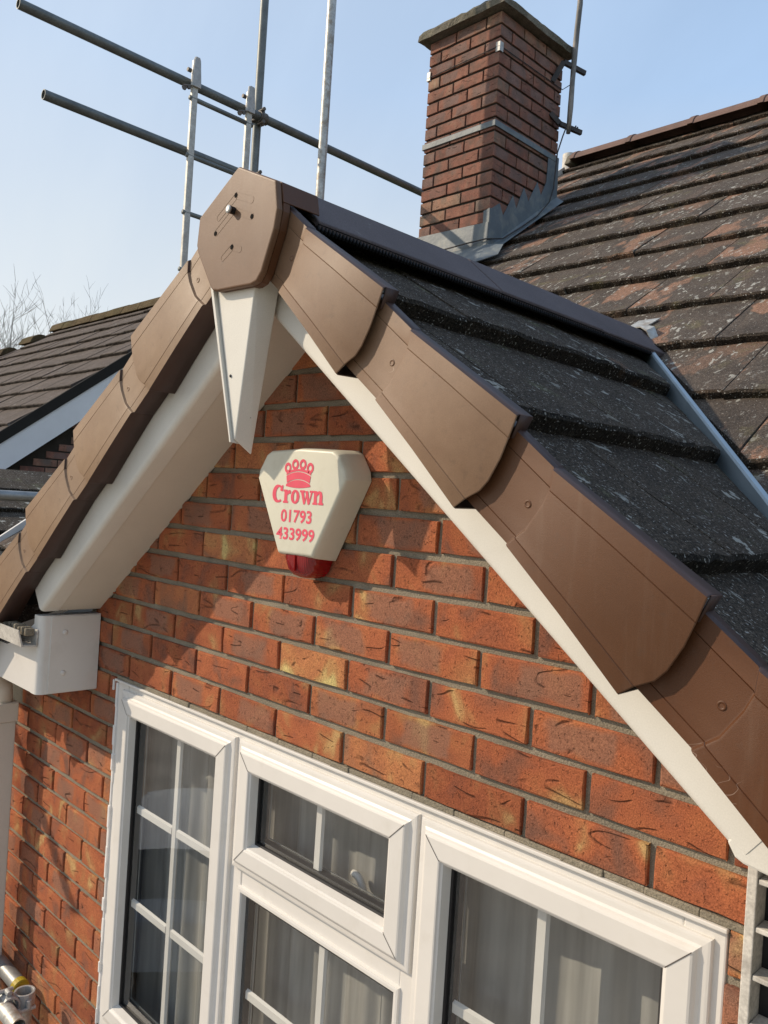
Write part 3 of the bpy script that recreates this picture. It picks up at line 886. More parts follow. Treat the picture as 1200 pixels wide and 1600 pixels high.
# ------------------------------------------------------------------ verge caps
def verge_cap(side, T, chalk_sheen, rev=False, length=0.345):
    """front skin of a dry verge unit. T = slope position of the proud (overlapping) end"""
    # columns: t fraction, extra y (positive = back)
    cols = [(0.0, 0.006), (0.012, 0.0015), (0.145, 0.0), (0.152, 0.0011), (0.159, 0.0), (0.30, -0.0004), (0.42, -0.0006), (0.63, -0.0004), (0.800, 0.0), (0.806, 0.0011), (0.812, 0.0), (0.985, 0.0015), (1.0, 0.006)]
    def endp(f):     # outline of the proud end
        pts = [(0, 0), (0.138, 0.008), (0.30, 0.022), (0.42, 0.0245), (0.63, 0.020), (0.80, 0.012), (1.0, 0.001)]
        for (a, va), (b_, vb) in zip(pts, pts[1:]):
            if a <= f <= b_:
                return va + (vb - va) * (f - a) / (b_ - a)
        return 0.0
    def ridgep(f):
        pts = [(0, 0.098), (0.15, 0.104), (0.25, 0.110), (0.72, 0.108), (0.85, 0.101), (1.0, 0.088)]
        for (a, va), (b_, vb) in zip(pts, pts[1:]):
            if a <= f <= b_:
                return va + (vb - va) * (f - a) / (b_ - a)
        return 0.1
    # rows: function giving r, t_low, t_up, y
    rows = [(lambda f: -0.022, 0.018, 0.1465, -0.2335),
            (lambda f: 0.010, 0.018, 0.1465, -0.2335),
            (lambda f: ridgep(f) - 0.004, 0.0185, 0.1460, -0.2337),
            (lambda f: ridgep(f) - 0.002, 0.0190, 0.1450, -0.2344),
            (lambda f: ridgep(f) + 0.001, 0.0190, 0.1445, -0.2392),
            (lambda f: ridgep(f) + 0.004, 0.0185, 0.1450, -0.2404),
            (lambda f: 0.22, 0.0110, 0.1560, -0.2436),
            (lambda f: 0.345 + endp(f) - 0.002, 0.0003, 0.1668, -0.2476),
            (lambda f: 0.345 + endp(f), 0.0, 0.1672, -0.2468)]
    vs, fs = [], []
    nc = len(cols)
    def pos(r, t, y):
        s = (T - length + r) if not rev else (T + length - r)
        return P(side, s, t, y)
    for rf, tl, tu, y in rows:
        for f, dy in cols:
            t = tl + (tu - tl) * f
            vs.append(pos(rf(f), t, y + dy))
    for i in range(len(rows) - 1):
        for k in range(nc - 1):
            fs.append((i * nc + k, i * nc + k + 1, (i + 1) * nc + k + 1, (i + 1) * nc + k))
    # lower and upper returns
    o = len(vs)
    for rf, tl, tu, y in rows:
        vs.append(pos(rf(0), tl + 0.002, -0.1825))
        vs.append(pos(rf(1), tu + 0.001, -0.212))
    for i in range(len(rows) - 1):
        fs.append((i * nc, (i + 1) * nc, o + 2 * (i + 1), o + 2 * i))
        fs.append((i * nc + nc - 1, o + 2 * i + 1, o + 2 * (i + 1) + 1, (i + 1) * nc + nc - 1))
    # closed end of the upper return
    e = len(vs)
    L = (len(rows) - 1)
    vs += [pos(0.345 + 0.001, 0.1672, -0.240), pos(0.345 + 0.001, 0.168, -0.2125), pos(0.345 + 0.006, 0.1345, -0.2125), pos(0.345 + 0.008, 0.1335, -0.238)]
    fs.append((e, e + 1, e + 2, e + 3))
    mb = MB().add(vs, fs)
    me = mb.mesh('verge_cap')
    o_ = link('verge_cap', me, 'brown_plastic', house)
    autosmooth(o_, 28)
    o_['chalk_sheen'] = chalk_sheen
    me.materials.append(MAT['brown_plastic_plain'])       # returns in a plain darker brown, without the front's chalky paleness and sheen
    for p_ in me.polygons:
        if abs(p_.normal.y) < 0.5:
            p_.material_index = 1
    md = o_.modifiers.new('thickness', 'SOLIDIFY'); md.thickness = 0.0022; md.offset = -1
    # fixing dimple in the recessed tail
    c = Vector(pos(0.088, 0.083, -0.2342))
    mb = MB()
    ringv = []
    for q, (rr, dy) in enumerate(((0.0062, 0.0004), (0.0048, -0.0012), (0.0034, -0.0004), (0.0012, 0.0006))):
        for k in range(12):
            a = 2 * math.pi * k / 12
            ringv.append((c.x + rr * math.cos(a), c.y + dy, c.z + rr * math.sin(a)))
    fcs = [(q * 12 + k, q * 12 + (k + 1) % 12, (q + 1) * 12 + (k + 1) % 12, (q + 1) * 12 + k) for q in range(3) for k in range(12)] + [tuple(36 + k for k in range(12))]
    build('fixing_dimple', MB().add(ringv, fcs), 'brown_plastic', o_, smooth=True)['chalk_sheen'] = chalk_sheen * 0.6
    return o_

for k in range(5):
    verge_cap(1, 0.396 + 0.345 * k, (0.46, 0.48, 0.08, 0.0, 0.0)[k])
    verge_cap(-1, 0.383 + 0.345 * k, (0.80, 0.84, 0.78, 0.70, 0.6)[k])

# ------------------------------------------------------------------ ridge end cap
EY = -0.264
ec = [(0.117, 1.128), (0.239, 1.073), (0.249, 1.020), (0.243, 0.985), (0.212, 0.912), (0.198, 0.897), (0.180, 0.893), (0.072, 0.897), (0.054, 0.900), (0.044, 0.908), (-0.010, 0.985), (-0.016, 1.001), (-0.011, 1.056)]
cap_o = build('ridge_end_cap', MB().prism(ec, EY, -0.2500), 'brown_plastic', house, bevel=0.004, seg=3)
cap_o['chalk_sheen'] = 0.28
# rim turned back all round, except that it does not reach the slots where caps pass
def offset_poly(pts, d):
    cx = sum(p[0] for p in pts) / len(pts); cz = sum(p[1] for p in pts) / len(pts)
    out = []
    for p in pts:
        v = Vector((p[0] - cx, p[1] - cz)); l = v.length
        out.append((cx + v.x * (l - d) / l, cz + v.y * (l - d) / l))
    return out
hood = MB()
outer = [(0.251, 1.012), (0.2395, 1.0715), (0.117, 1.127), (-0.0115, 1.0545), (-0.0165, 0.995)]
inner = [(0.247, 1.012), (0.2355, 1.0685), (0.117, 1.1225), (-0.0075, 1.0515), (-0.0125, 0.995)]
def strip(mb, o_, i_, y0, y1):
    n = len(o_)
    vs = [(p[0], y, p[1]) for y in (y0, y1) for p in o_] + [(p[0], y, p[1]) for y in (y0, y1) for p in i_]
    fs = []
    for k in range(n - 1):
        fs += [(k, k + 1, n + k + 1, n + k), (2 * n + k, 3 * n + k, 3 * n + k + 1, 2 * n + k + 1), (n + k, n + k + 1, 3 * n + k + 1, 3 * n + k), (k, 2 * n + k, 2 * n + k + 1, k + 1)]
    fs += [(0, n, 3 * n, 2 * n), (n - 1, 3 * n - 1, 4 * n - 1, 2 * n - 1)]
    mb.add(vs, fs)
outer2 = [(0.2485, 1.035), (0.2395, 1.0735), (0.117, 1.1285), (-0.0115, 1.0565), (-0.0155, 1.025)]
inner2 = [(0.2445, 1.035), (0.2355, 1.0705), (0.117, 1.124), (-0.0075, 1.0535), (-0.0115, 1.025)]
strip(hood, outer2, inner2, -0.2505, -0.165)
build('hood', hood, 'brown_plastic', cap_o, bevel=0.0015)['chalk_sheen'] = 0.06
rim = MB()
strip(rim, [(0.2485, 1.034), (0.2488, 1.019), (0.2425, 0.985), (0.2115, 0.9125), (0.1975, 0.8975), (0.180, 0.8935), (0.072, 0.8975), (0.0545, 0.9005), (0.0445, 0.9085), (-0.0095, 0.985), (-0.0155, 1.001), (-0.0150, 1.024)],
      [(0.2440, 1.034), (0.2443, 1.019), (0.2380, 0.986), (0.2075, 0.915), (0.1955, 0.902), (0.180, 0.898), (0.072, 0.902), (0.0570, 0.904), (0.0480, 0.911), (-0.0055, 0.986), (-0.0112, 1.002), (-0.0108, 1.024)], -0.2505, -0.236)
build('rim', rim, 'brown_plastic', cap_o)['chalk_sheen'] = 0.06
# raised slots, holes and the bolt on its face
def slot(p0, p1, w, parent):
    p0, p1 = Vector(p0), Vector(p1)
    d = (p1 - p0).normalized(); nrm = Vector((-d.y, d.x))
    def outline(w_):
        pts = []
        for c, a0 in ((p1, 0), (p0, math.pi)):
            for k in range(7):
                a = a0 - math.pi / 2 + math.pi * k / 6
                pts.append(c + d * math.cos(a) * w_ + nrm * math.sin(a) * w_)
        return pts
    o_ = [(p.x, p.y) for p in outline(w)]; i_ = [(p.x, p.y) for p in outline(w - 0.0011)]
    n = len(o_)
    y = EY - 0.0004
    mb = MB()
    vs = [(p[0], EY + 0.001, p[1]) for p in o_] + [(p[0], y, p[1]) for p in o_] + [(p[0], y, p[1]) for p in i_] + [(p[0], EY + 0.001, p[1]) for p in i_]
    fs = []
    for k in range(n):
        k2 = (k + 1) % n
        for q in range(3):
            fs.append((q * n + k, q * n + k2, (q + 1) * n + k2, (q + 1) * n + k))
    mb.add(vs, fs)
    build('slot_outline', mb, 'brown_plastic', parent)['chalk_sheen'] = 0.28
for a, b_ in (((0.117, 1.073), (0.168, 1.053)), ((0.113, 1.070), (0.060, 1.041)), ((0.118, 1.043), (0.170, 1.022)), ((0.104, 1.041), (0.054, 1.013)), ((0.114, 0.975), (0.138, 0.966)), ((0.110, 0.973), (0.083, 0.959))):
    slot(a, b_, 0.0068, cap_o)
for p in ((0.115, 1.073), (0.172, 1.021), (0.052, 1.012), (0.112, 0.975)):
    disc((p[0], EY + 0.002, p[1]), 0.0048, (0, -1, 0), 'hole', cap_o, 'screw_hole', 0.0028, dome=False)
bl = build('bolt', MB().tube([(0.111, EY + 0.002, 1.044), (0.111, EY - 0.011, 1.044)], 0.0072, 6), 'seal', cap_o)
build('bolt_cap', MB().tube([(0.111, EY - 0.0105, 1.044), (0.111, EY - 0.0135, 1.044), (0.111, EY - 0.015, 1.044)], [0.0078, 0.0078, 0.005], 14), 'bolt', cap_o, smooth=False)

# ------------------------------------------------------------------ roof tiles
def tile_mb(w, ln, th, seed, nose=8):
    """tile in local (u across, v up slope from the nose, n) ; top surface at n=0 at the nose, dropping toward the head"""
    r = random.Random(seed)
    mb = MB()
    n = nose
    us = [-w / 2 + w * i / n for i in range(n + 1)]
    js = [r.uniform(-0.0045, 0.0045) for _ in us]
    jt = [r.uniform(-0.0040, 0.0015) for _ in us]
    jb = [r.uniform(-0.002, 0.002) for _ in us]
    rows = []
    rows.append([(u, -0.000 + js[i] + jb[i], -th + 0.001 + r.uniform(-0.002, 0.002)) for i, u in enumerate(us)])
    rows.append([(u, -0.003 + js[i], -0.006 + jt[i]) for i, u in enumerate(us)])
    rows.append([(u, 0.004 + js[i], jt[i]) for i, u in enumerate(us)])
    vs = [p for row in rows for p in row]
    m = n + 1
    fs = [(q * m + i, q * m + i + 1, (q + 1) * m + i + 1, (q + 1) * m + i) for q in range(2) for i in range(n)]
    o = len(vs)
    vs += [(-w / 2, ln, -th), (w / 2, ln, -th), (-w / 2, ln, -2 * th + 0.004), (w / 2, ln, -2 * th + 0.004)]
    fs.append(tuple([2 * m + i for i in range(m)] + [o + 1, o]))
    fs.append((o, o + 1, o + 3, o + 2))
    fs.append(tuple([i for i in range(m - 1, -1, -1)] + [o + 2, o + 3]))
    fs.append((0, m, 2 * m, o, o + 2))
    fs.append((m - 1, o + 3, o + 1, 3 * m - 1, 2 * m - 1))
    mb.add(vs, fs)
    return mb

def to_world(mb, org, U, V, N):
    org, U, V, N = Vector(org), Vector(U), Vector(V), Vector(N)
    mb.v = [tuple(org + U * p[0] + V * p[1] + N * p[2]) for p in mb.v]
    return mb

def clip_mesh(me, planes):
    bm = bmesh.new(); bm.from_mesh(me)
    for co, no in planes:      # keep the side the normal points away from -> remove outer
        gmt = list(bm.verts) + list(bm.edges) + list(bm.faces)
        res = bmesh.ops.bisect_plane(bm, geom=gmt, plane_co=co, plane_no=no, clear_outer=True)
        eds = [e for e in res['geom_cut'] if isinstance(e, bmesh.types.BMEdge)]
        if eds:
            try:
                bmesh.ops.contextual_create(bm, geom=eds)
            except Exception:
                pass
    ok = len(bm.faces) > 3
    bm.to_mesh(me); bm.free()
    return ok

VY0, VK = 1.314, 1.055                      # valley line in plan: y = VY0 - VK*|x-XA|

# gable slopes
groof = build('gable_roof', MB().add([P(-1, 0, -0.075, -0.17, ZTILE), P(-1, 1.52, -0.075, -0.17, ZTILE), P(-1, 1.52, -0.075, 0.1, ZTILE), P(-1, 0, -0.075, 1.35, ZTILE),
                                      P(1, 0, -0.075, -0.17, ZTILE), P(1, 1.75, -0.075, -0.17, ZTILE), P(1, 1.75, -0.075, -0.1, ZTILE), P(1, 0, -0.075, 1.35, ZTILE)],
                                     [(0, 1, 2, 3), (4, 7, 6, 5)]), 'dark_underlay', house)
for side in (1, -1):
    Uv = Vector((0, 1, 0)); Vv = Vector((-side * CS, 0, SN)); Nv = Vector((side * SN, 0, CS))
    for k in range(5):
        s = 0.392 + 0.345 * k if side > 0 else 0.392 + 0.345 * k
        ylen = VY0 - VK * (s * CS) + 0.5
        y = -0.208
        first = True
        i = 0
        w0 = 0.30 if k % 2 == 0 else 0.155
        while y < ylen:
            w = w0 if i == 0 else 0.300
            me_mb = tile_mb(w - 0.0025, 0.40 if k else 0.36, 0.042, 100 + k * 17 + i + (500 if side < 0 else 0), 9)
            org = Vector(P(side, s + rnd.uniform(-0.003, 0.003), rnd.uniform(-0.002, 0.002), y + w / 2, ZTILE))
            to_world(me_mb, org, Uv, Vv, Nv)
            me = me_mb.mesh('roof_tile')
            pl = [((XA, VY0 - 0.032, 0), (side * VK, 1.0, 0))]
            if k == 0:
                pl.append(((XA + side * 0.03, 0, 0), (-side, 0, 0)))
            if clip_mesh(me, pl):
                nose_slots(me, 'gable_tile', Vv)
                link('roof_tile', me, None, groof)
            y += w
            i += 1

# gable ridge tiles (flat-angled), with the black ventilated strip below
def ridge_unit(y0, y1, dz, parent, lap=True):
    hw, ht = 0.140, 0.106
    prof = [(-hw, -ht), (-0.05, -0.030), (-0.025, -0.0095), (0, -0.001), (0.025, -0.0095), (0.05, -0.030), (hw, -ht)]
    mb = MB()
    n = len(prof)
    vs = []
    for y in (y0, y1):
        vs += [(XA + 0.012 + x, y, 1.130 + dz + z) for x, z in prof]
        vs += [(XA + 0.012 + x * 0.97, y, 1.130 + dz + z - 0.014) for x, z in prof]
    fs = []
    for k in range(n - 1):
        fs += [(k, k + 1, 2 * n + k + 1, 2 * n + k), (n + k, 3 * n + k, 3 * n + k + 1, n + k + 1), (k, n + k, n + k + 1, k + 1), (2 * n + k, 2 * n + k + 1, 3 * n + k + 1, 3 * n + k)]
    fs += [(0, 2 * n, 3 * n, n), (n - 1, 2 * n - 1, 4 * n - 1, 3 * n - 1)]
    mb.add(vs, fs)
    o = build('ridge_tile', mb, 'ridge_tile', parent, bevel=0.003)
    return o
for a, b_, dz in ((-0.168, 0.40, 0.0), (0.403, 0.862, 0.001), (0.865, 1.335, -0.001)):
    ridge_unit(a, b_, dz, house)
vr = MB()
for side in (1, -1):
    y = -0.17
    vr.add([P(side, 0.150, 0.016, -0.17, ZTILE), P(side, 0.182, 0.012, -0.17, ZTILE), P(side, 0.182, 0.012, 1.15, ZTILE), P(side, 0.150, 0.016, 1.18, ZTILE),
            P(side, 0.178, 0.000, -0.17, ZTILE), P(side, 0.178, 0.000, 1.15, ZTILE)],
           [(0, 1, 2, 3), (1, 4, 5, 2)])
    while y < 1.14:
        a = [P(side, 0.181, 0.010, y, ZTILE), P(side, 0.190, 0.005, y, ZTILE), P(side, 0.190, 0.005, y + 0.004, ZTILE), P(side, 0.181, 0.010, y + 0.004, ZTILE),
             P(side, 0.181, 0.0, y, ZTILE), P(side, 0.190, 0.0, y, ZTILE), P(side, 0.190, 0.0, y + 0.004, ZTILE), P(side, 0.181, 0.0, y + 0.004, ZTILE)]
        vr.add(a, [(0, 1, 2, 3), (0, 4, 5, 1), (1, 5, 6, 2), (2, 6, 7, 3), (3, 7, 4, 0)])
        y += 0.009
vro = build('ridge_vent_strip', vr, 'black_plastic', house)

# main roof
mroof = build('main_roof', MB().add([(-2.06, -0.18, MZ - 0.18 * MM - 0.08), (-1.33, -0.18, MZ - 0.18 * MM - 0.08), (0.1, 1.34, MZ + 1.34 * MM - 0.08), (1.55, -0.18, MZ - 0.18 * MM - 0.08), (3.2, -0.18, MZ - 0.18 * MM - 0.08),
                                     (3.2, 4.1, MZ + 4.1 * MM - 0.08), (-2.06, 4.1, MZ + 4.1 * MM - 0.08), (0.1, 4.1, MZ + 4.1 * MM - 0.08), (3.2, 8.6, 0.0), (-2.06, 8.6, 0.0)],
                                    [(0, 1, 2, 7, 6), (2, 3, 4, 5, 7), (6, 5, 8, 9)]), 'dark_underlay', house)
U_, V_, N_ = Vector((1, 0, 0)), Vector((0, 1, MM)).normalized(), Vector((0, -MM, 1)).normalized()
XL = -2.07
for k in range(-3, 12):
    s = 1.175 + 0.345 * k
    y = s / MLEN
    # joints at x = -0.06 + 0.3*i for course 2.. shifted half a tile each course
    base = -0.046 + (0.0 if (k % 2 == 0) else 0.15)
    i0 = int(math.floor((XL - base) / 0.30))
    for i in range(i0, 16):
        xa, xb = base + 0.30 * i, base + 0.30 * (i + 1)
        if xb < XL + 0.02 or xa > (2.2 if k < 6 else 1.4):
            continue
        xa = max(xa, XL)
        xc = (xa + xb) / 2
        yval = VY0 - VK * abs(xc - XA)
        if y + 0.35 < yval - 0.25:
            continue
        # chimney stands through here
        if xb < -1.50 and 2.46 < y + 0.02 < 2.98 and k < 11:
            continue
        mb = tile_mb(xb - xa - 0.0035, 0.40, 0.032, 3000 + k * 37 + i, 8)
        org = Vector((xc, y, MZ + MM * y)) + V_ * rnd.uniform(-0.004, 0.004) + N_ * rnd.uniform(-0.002, 0.002)
        to_world(mb, org, U_, V_, N_)
        me = mb.mesh('roof_tile')
        pl = []
        side = 1 if xc > XA else -1
        if y - 0.1 < yval + 0.4:
            pl.append(((XA, VY0 + 0.035, 0), (-side * VK, -1.0, 0)))
        if pl:
            if not clip_mesh(me, pl):
                continue
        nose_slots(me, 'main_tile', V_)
        link('roof_tile', me, None, mroof)
# white verge trim at the left end of the main roof
vt = MB()
for (ya, yb) in ((-0.16, 4.05),):
    a, b_ = Vector((XL - 0.012, ya, MZ + MM * ya)), Vector((XL - 0.012, yb, MZ + MM * yb))
    dx, dn = Vector((0.016, 0, 0)), N_ * 0.014
    vs = [a - dn * 4, a + dx - dn * 4, a + dx + dn, a + dn, b_ - dn * 4, b_ + dx - dn * 4, b_ + dx + dn, b_ + dn]
    vt.add(vs, [(0, 1, 2, 3), (4, 7, 6, 5), (0, 4, 5, 1), (1, 5, 6, 2), (2, 6, 7, 3), (3, 7, 4, 0)])
build('verge_trim', vt, 'upvc', house)
# main ridge tiles
RY, RZ = 4.10, MZ + MM * 4.10 + 0.055
edges = [-2.02, -1.99, -1.54, -1.09, -0.64, -0.19, 0.26, 0.71, 1.16]
def half_round(x0, x1, r, flare, parent, mat):
    mb = MB()
    n = 10
    vs, fs = [], []
    for x, rr in ((x0, r + flare), (x0 + 0.035, r + flare), (x0 + 0.036, r), (x1 - 0.001, r)):
        for k in range(n + 1):
            a = math.pi * (0.10 + 0.80 * k / n)
            vs.append((x, RY - math.cos(a) * rr, RZ - 0.10 + math.sin(a) * rr))
    for q in range(3):
        for k in range(n):
            fs.append((q * (n + 1) + k, q * (n + 1) + k + 1, (q + 1) * (n + 1) + k + 1, (q + 1) * (n + 1) + k))
    for q in (0, 3):
        fs.append(tuple(q * (n + 1) + k for k in range(n + 1)))
    mb.add(vs, fs)
    o = build('main_ridge_tile', mb, mat, parent)
    autosmooth(o, 50)
for a, b_ in zip(edges[1:], edges[2:]):
    half_round(a, b_, 0.118, 0.007, house, 'main_ridge_tile')
build('ridge_end_mortar', MB().prism([(RY - 0.105, RZ - 0.085), (RY + 0.105, RZ - 0.085), (RY + 0.06, RZ + 0.0), (RY - 0.06, RZ + 0.0)], -2.045, -1.992, 'x'), 'concrete_cap', house, bevel=0.01)
sp = build('vent_pipe', MB().pipe((-2.30, 4.45, 2.6), (-2.30, 4.45, 3.42), 0.055, 0.05), 'upvc_dirty', house, smooth=False)
autosmooth(sp, 40)

# valley trim on the right, and the metal saddle at the end of the gable ridge
def vpt(x, dn=0.0, dy=0.0):
    y = VY0 - VK * (x - XA) + dy
    return Vector((x, y, MZ + MM * y)) + N_ * dn
vl = MB()
pa, pb = vpt(0.16), vpt(1.35)
dirv = (pb - pa).normalized()
acr = dirv.cross(Vector((0, 0, 1))).normalized()
if acr.y < 0:
    acr = -acr
upv = Vector((0, 0, 1))
pr = [(-0.030, -0.060), (-0.011, -0.050), (-0.0095, 0.006), (-0.006, 0.011), (0.004, 0.011), (0.008, 0.007), (0.0090, -0.030), (0.030, -0.055)]
vs = [pa + acr * a + upv * b_ for a, b_ in pr] + [pb + acr * a + upv * b_ for a, b_ in pr]
n = len(pr)
vl.add(vs, [(i, n + i, n + i + 1, i + 1) for i in range(n - 1)])
valley = build('valley_trim', vl, 'lead_valley', house)
autosmooth(valley, 30)
sd = MB()
sd.add([(0.040, 1.350, 1.146), (0.110, 1.375, 1.158), (0.178, 1.290, 1.128), (0.165, 1.262, 1.112), (0.112, 1.318, 1.142),
        (0.180, 1.272, 1.078), (0.196, 1.292, 1.086), (0.050, 1.42, 1.188), (0.125, 1.43, 1.192)],
       [(0, 4, 1), (4, 3, 2, 1), (3, 5, 6, 2), (0, 1, 8, 7)])
sdo = build('ridge_saddle', sd, 'galvanised_mottled', house)
md = sdo.modifiers.new('thickness', 'SOLIDIFY'); md.thickness = 0.004

# ------------------------------------------------------------------ chimney
CX0, CX1, CY0, CY1 = -2.020, -1.480, 2.465, 3.092
CZT = 3.335
ch = build('chimney', MB().box(CX0 + 0.009, CX1 - 0.009, CY0 + 0.009, CY1 - 0.009, 1.6, CZT + 0.005), 'chimney_mortar', house)
CB = [brick_mesh(0.215, seed=60 + i) for i in range(6)]
for m_ in CB:
    m_.materials.append(MAT['chimney_brick'])
for q in range(17):
    z = CZT - 0.0375 - 0.075 * q
    odd = q % 2
    # front and back faces
    for fy, face in ((CY0, None), (CY1, '+y')):
        x = CX1 - 0.001
        i = 0
        while x > CX0 + 0.03:
            w = 0.1025 if (i == 0 and not odd) else 0.215
            xa = max(x - w, CX0 + 0.001)
            if x - xa > 0.03:
                put_brick(xa, x, z, ch, 'chimney_brick', fy, face=face)
            x = xa - 0.010
            i += 1
    for fx, face in ((CX1, '+x'), (CX0, '-x')):
        y = CY0 + 0.001
        i = 0
        while y < CY1 - 0.03:
            w = 0.1025 if (i == 0 and odd) else 0.215
            yb = min(y + w, CY1 - 0.001)
            if yb - y > 0.03:
                o = put_brick(y, yb, z, ch, 'chimney_brick', fx, face=face)
            y = yb + 0.010
            i += 1
# concrete capping, chipped edges
cap = MB()
oh = 0.055
rows = []
seg = 14
def edge_pts(x0, x1, y0, y1, z, j):
    pts = []
    for k in range(seg):
        pts.append((x0 + (x1 - x0) * k / seg, y0))
    for k in range(seg):
        pts.append((x1, y0 + (y1 - y0) * k / seg))
    for k in range(seg):
        pts.append((x1 - (x1 - x0) * k / seg, y1))
    for k in range(seg):
        pts.append((x0, y1 - (y1 - y0) * k / seg))
    return [(x + rnd.uniform(-j, j), y + rnd.uniform(-j, j), z + rnd.uniform(-j, j)) for x, y in pts]
L1 = edge_pts(CX0 - oh, CX1 + oh, CY0 - oh, CY1 + oh, CZT + 0.002, 0.003)
L2 = edge_pts(CX0 - oh, CX1 + oh, CY0 - oh, CY1 + oh, CZT + 0.040, 0.005)
L3 = edge_pts(CX0 - oh + 0.02, CX1 + oh - 0.02, CY0 - oh + 0.02, CY1 + oh - 0.02, CZT + 0.062, 0.005)
nn = len(L1)
cap.add(L1 + L2 + L3, [(k, (k + 1) % nn, nn + (k + 1) % nn, nn + k) for k in range(nn)] + [(nn + k, nn + (k + 1) % nn, 2 * nn + (k + 1) % nn, 2 * nn + k) for k in range(nn)] + [tuple(range(nn - 1, -1, -1)), tuple(2 * nn + k for k in range(nn))])
build('capping', cap, 'concrete_cap', ch)
# lead band and flashings
lz0, lz1 = 2.680, 2.714
def band(z0, z1, d):
    mb = MB()
    mb.box(CX0 - d, CX1 + d, CY0 - d, CY0 - 0.0035, z0, z1)
    mb.box(CX1 + 0.0035, CX1 + d, CY0 - 0.0034, CY1 + d, z0, z1)
    mb.box(CX0 - d, CX0 - 0.0035, CY0 - 0.0034, CY1 + d, z0, z1)
    return mb
build('lead_band', band(lz0, lz1, 0.009), 'lead', ch, bevel=0.002)
zf = MZ + MM * CY0
apr = MB()
apr.add([(CX0 - 0.10, CY0 - 0.007, 2.150), (CX1 + 0.006, CY0 - 0.007, 2.135), (CX1 + 0.006, CY0 - 0.012, zf + 0.045), (CX0 - 0.10, CY0 - 0.012, zf + 0.045),
         (CX1 + 0.09, CY0 - 0.20, zf - 0.20 * MM + 0.030), (CX0 - 0.10, CY0 - 0.20, zf - 0.20 * MM + 0.028), (CX1 + 0.16, CY0 - 0.10, zf - 0.10 * MM + 0.012), (CX1 + 0.13, CY0 - 0.02, zf + 0.02)],
        [(0, 1, 2, 3), (3, 2, 4, 5), (2, 7, 6, 4)])
ao = build('apron_flashing', apr, 'lead', ch)
md = ao.modifiers.new('thickness', 'SOLIDIFY'); md.thickness = 0.004
fx = CX1 + 0.007
sf = [(2.458, 2.205), (2.545, 2.267), (2.583, 2.207), (2.665, 2.348), (2.701, 2.281), (2.765, 2.424), (2.815, 2.360), (2.894, 2.500), (2.937, 2.433), (2.985, 2.530), (2.990, 2.679), (3.100, 2.679), (3.104, MZ + MM * 3.1 + 0.03), (2.458, MZ + MM * 2.458 + 0.03)]
build('stepped_flashing', MB().prism(sf, fx - 0.003, fx + 0.001, 'x'), 'lead', ch)
tray = MB().add([(fx + 0.0012, 2.47, MZ + MM * 2.47 + 0.035), (fx + 0.0012, 3.10, MZ + MM * 3.10 + 0.05), (fx + 0.055, 3.10, MZ + MM * 3.10 + 0.012), (fx + 0.055, 2.47, MZ + MM * 2.47 + 0.012)], [(0, 1, 2, 3)])
build('soaker', tray, 'lead', ch)
build('corner_flashing', MB().add([(CX1 - 0.035, CY0 - 0.0085, 2.118), (CX1 + 0.0085, CY0 - 0.0085, 2.118), (CX1 + 0.0085, CY0 - 0.0085, 2.215), (CX1 - 0.035, CY0 - 0.0085, 2.205),
                                   (CX1 + 0.0085, CY0 + 0.02, 2.215), (CX1 + 0.0085, CY0 + 0.02, 2.118), (CX1 - 0.03, CY0 - 0.014, zf + 0.035), (CX1 + 0.012, CY0 - 0.012, zf + 0.035), (CX1 + 0.012, CY0 + 0.02, zf + 0.05)],
                                  [(0, 1, 2, 3), (1, 5, 4, 2), (0, 6, 7, 1), (1, 7, 8, 5)]), 'lead', ch)

# --- lashing wire with corner brackets round the stack
lash = thing('lashing_wire', 'thin wire with two pale corner plates across the chimney front', 'wire', (CX1, CY0, 3.125))
build('wire', MB().tube([(CX0 - 0.004, CY0 - 0.006, 3.118), (CX1 + 0.004, CY0 - 0.006, 3.128), (CX1 + 0.006, CY0 + 0.05, 3.128), (CX1 + 0.006, CY1, 3.135), (-1.40, 3.09, 3.15)], 0.0028, 6), 'dark_iron', lash)
for x, w in ((CX0, 0.02), (CX1, 0.024)):
    s_ = 1 if x == CX1 else -1
    build('corner_plate', MB().prism([(x - s_ * w, CY0 - 0.008), (x + s_ * 0.008, CY0 - 0.008), (x + s_ * 0.008, CY0 + w), (x + s_ * 0.004, CY0 + w), (x + s_ * 0.004, CY0 - 0.004), (x - s_ * w, CY0 - 0.004)], 3.10, 3.155, 'z'), 'coupler_pale', lash, bevel=0.002)

# --- aerial mast on brackets at the back corner
mast = thing('aerial_mast', 'old dark aerial mast bracketed to the back corner of the chimney', 'aerial mast', (-1.40, 3.09, 2.84))
pts = []
for i in range(13):
    z = 2.84 + i * 0.16
    pts.append((-1.400 + rnd.uniform(-0.003, 0.003), 3.080 + (z - 2.84) * 0.035 + rnd.uniform(-0.005, 0.005), z))
build('pole', MB().tube(pts, [0.0165 + rnd.uniform(-0.003, 0.005) for _ in pts], 10), 'mast_metal', mast, smooth=True)
def bar(mb, a, b_, w, h):
    a, b_ = Vector(a), Vector(b_)
    d = (b_ - a).normalized(); sd_ = d.cross(Vector((0, 0, 1))).normalized(); up_ = sd_.cross(d)
    vs = [p + sd_ * (w * i) + up_ * (h * j) for p in (a, b_) for i, j in ((-.5, -.5), (.5, -.5), (.5, .5), (-.5, .5))]
    mb.add(vs, [(0, 1, 2, 3), (7, 6, 5, 4), (0, 4, 5, 1), (1, 5, 6, 2), (2, 6, 7, 3), (3, 7, 4, 0)])
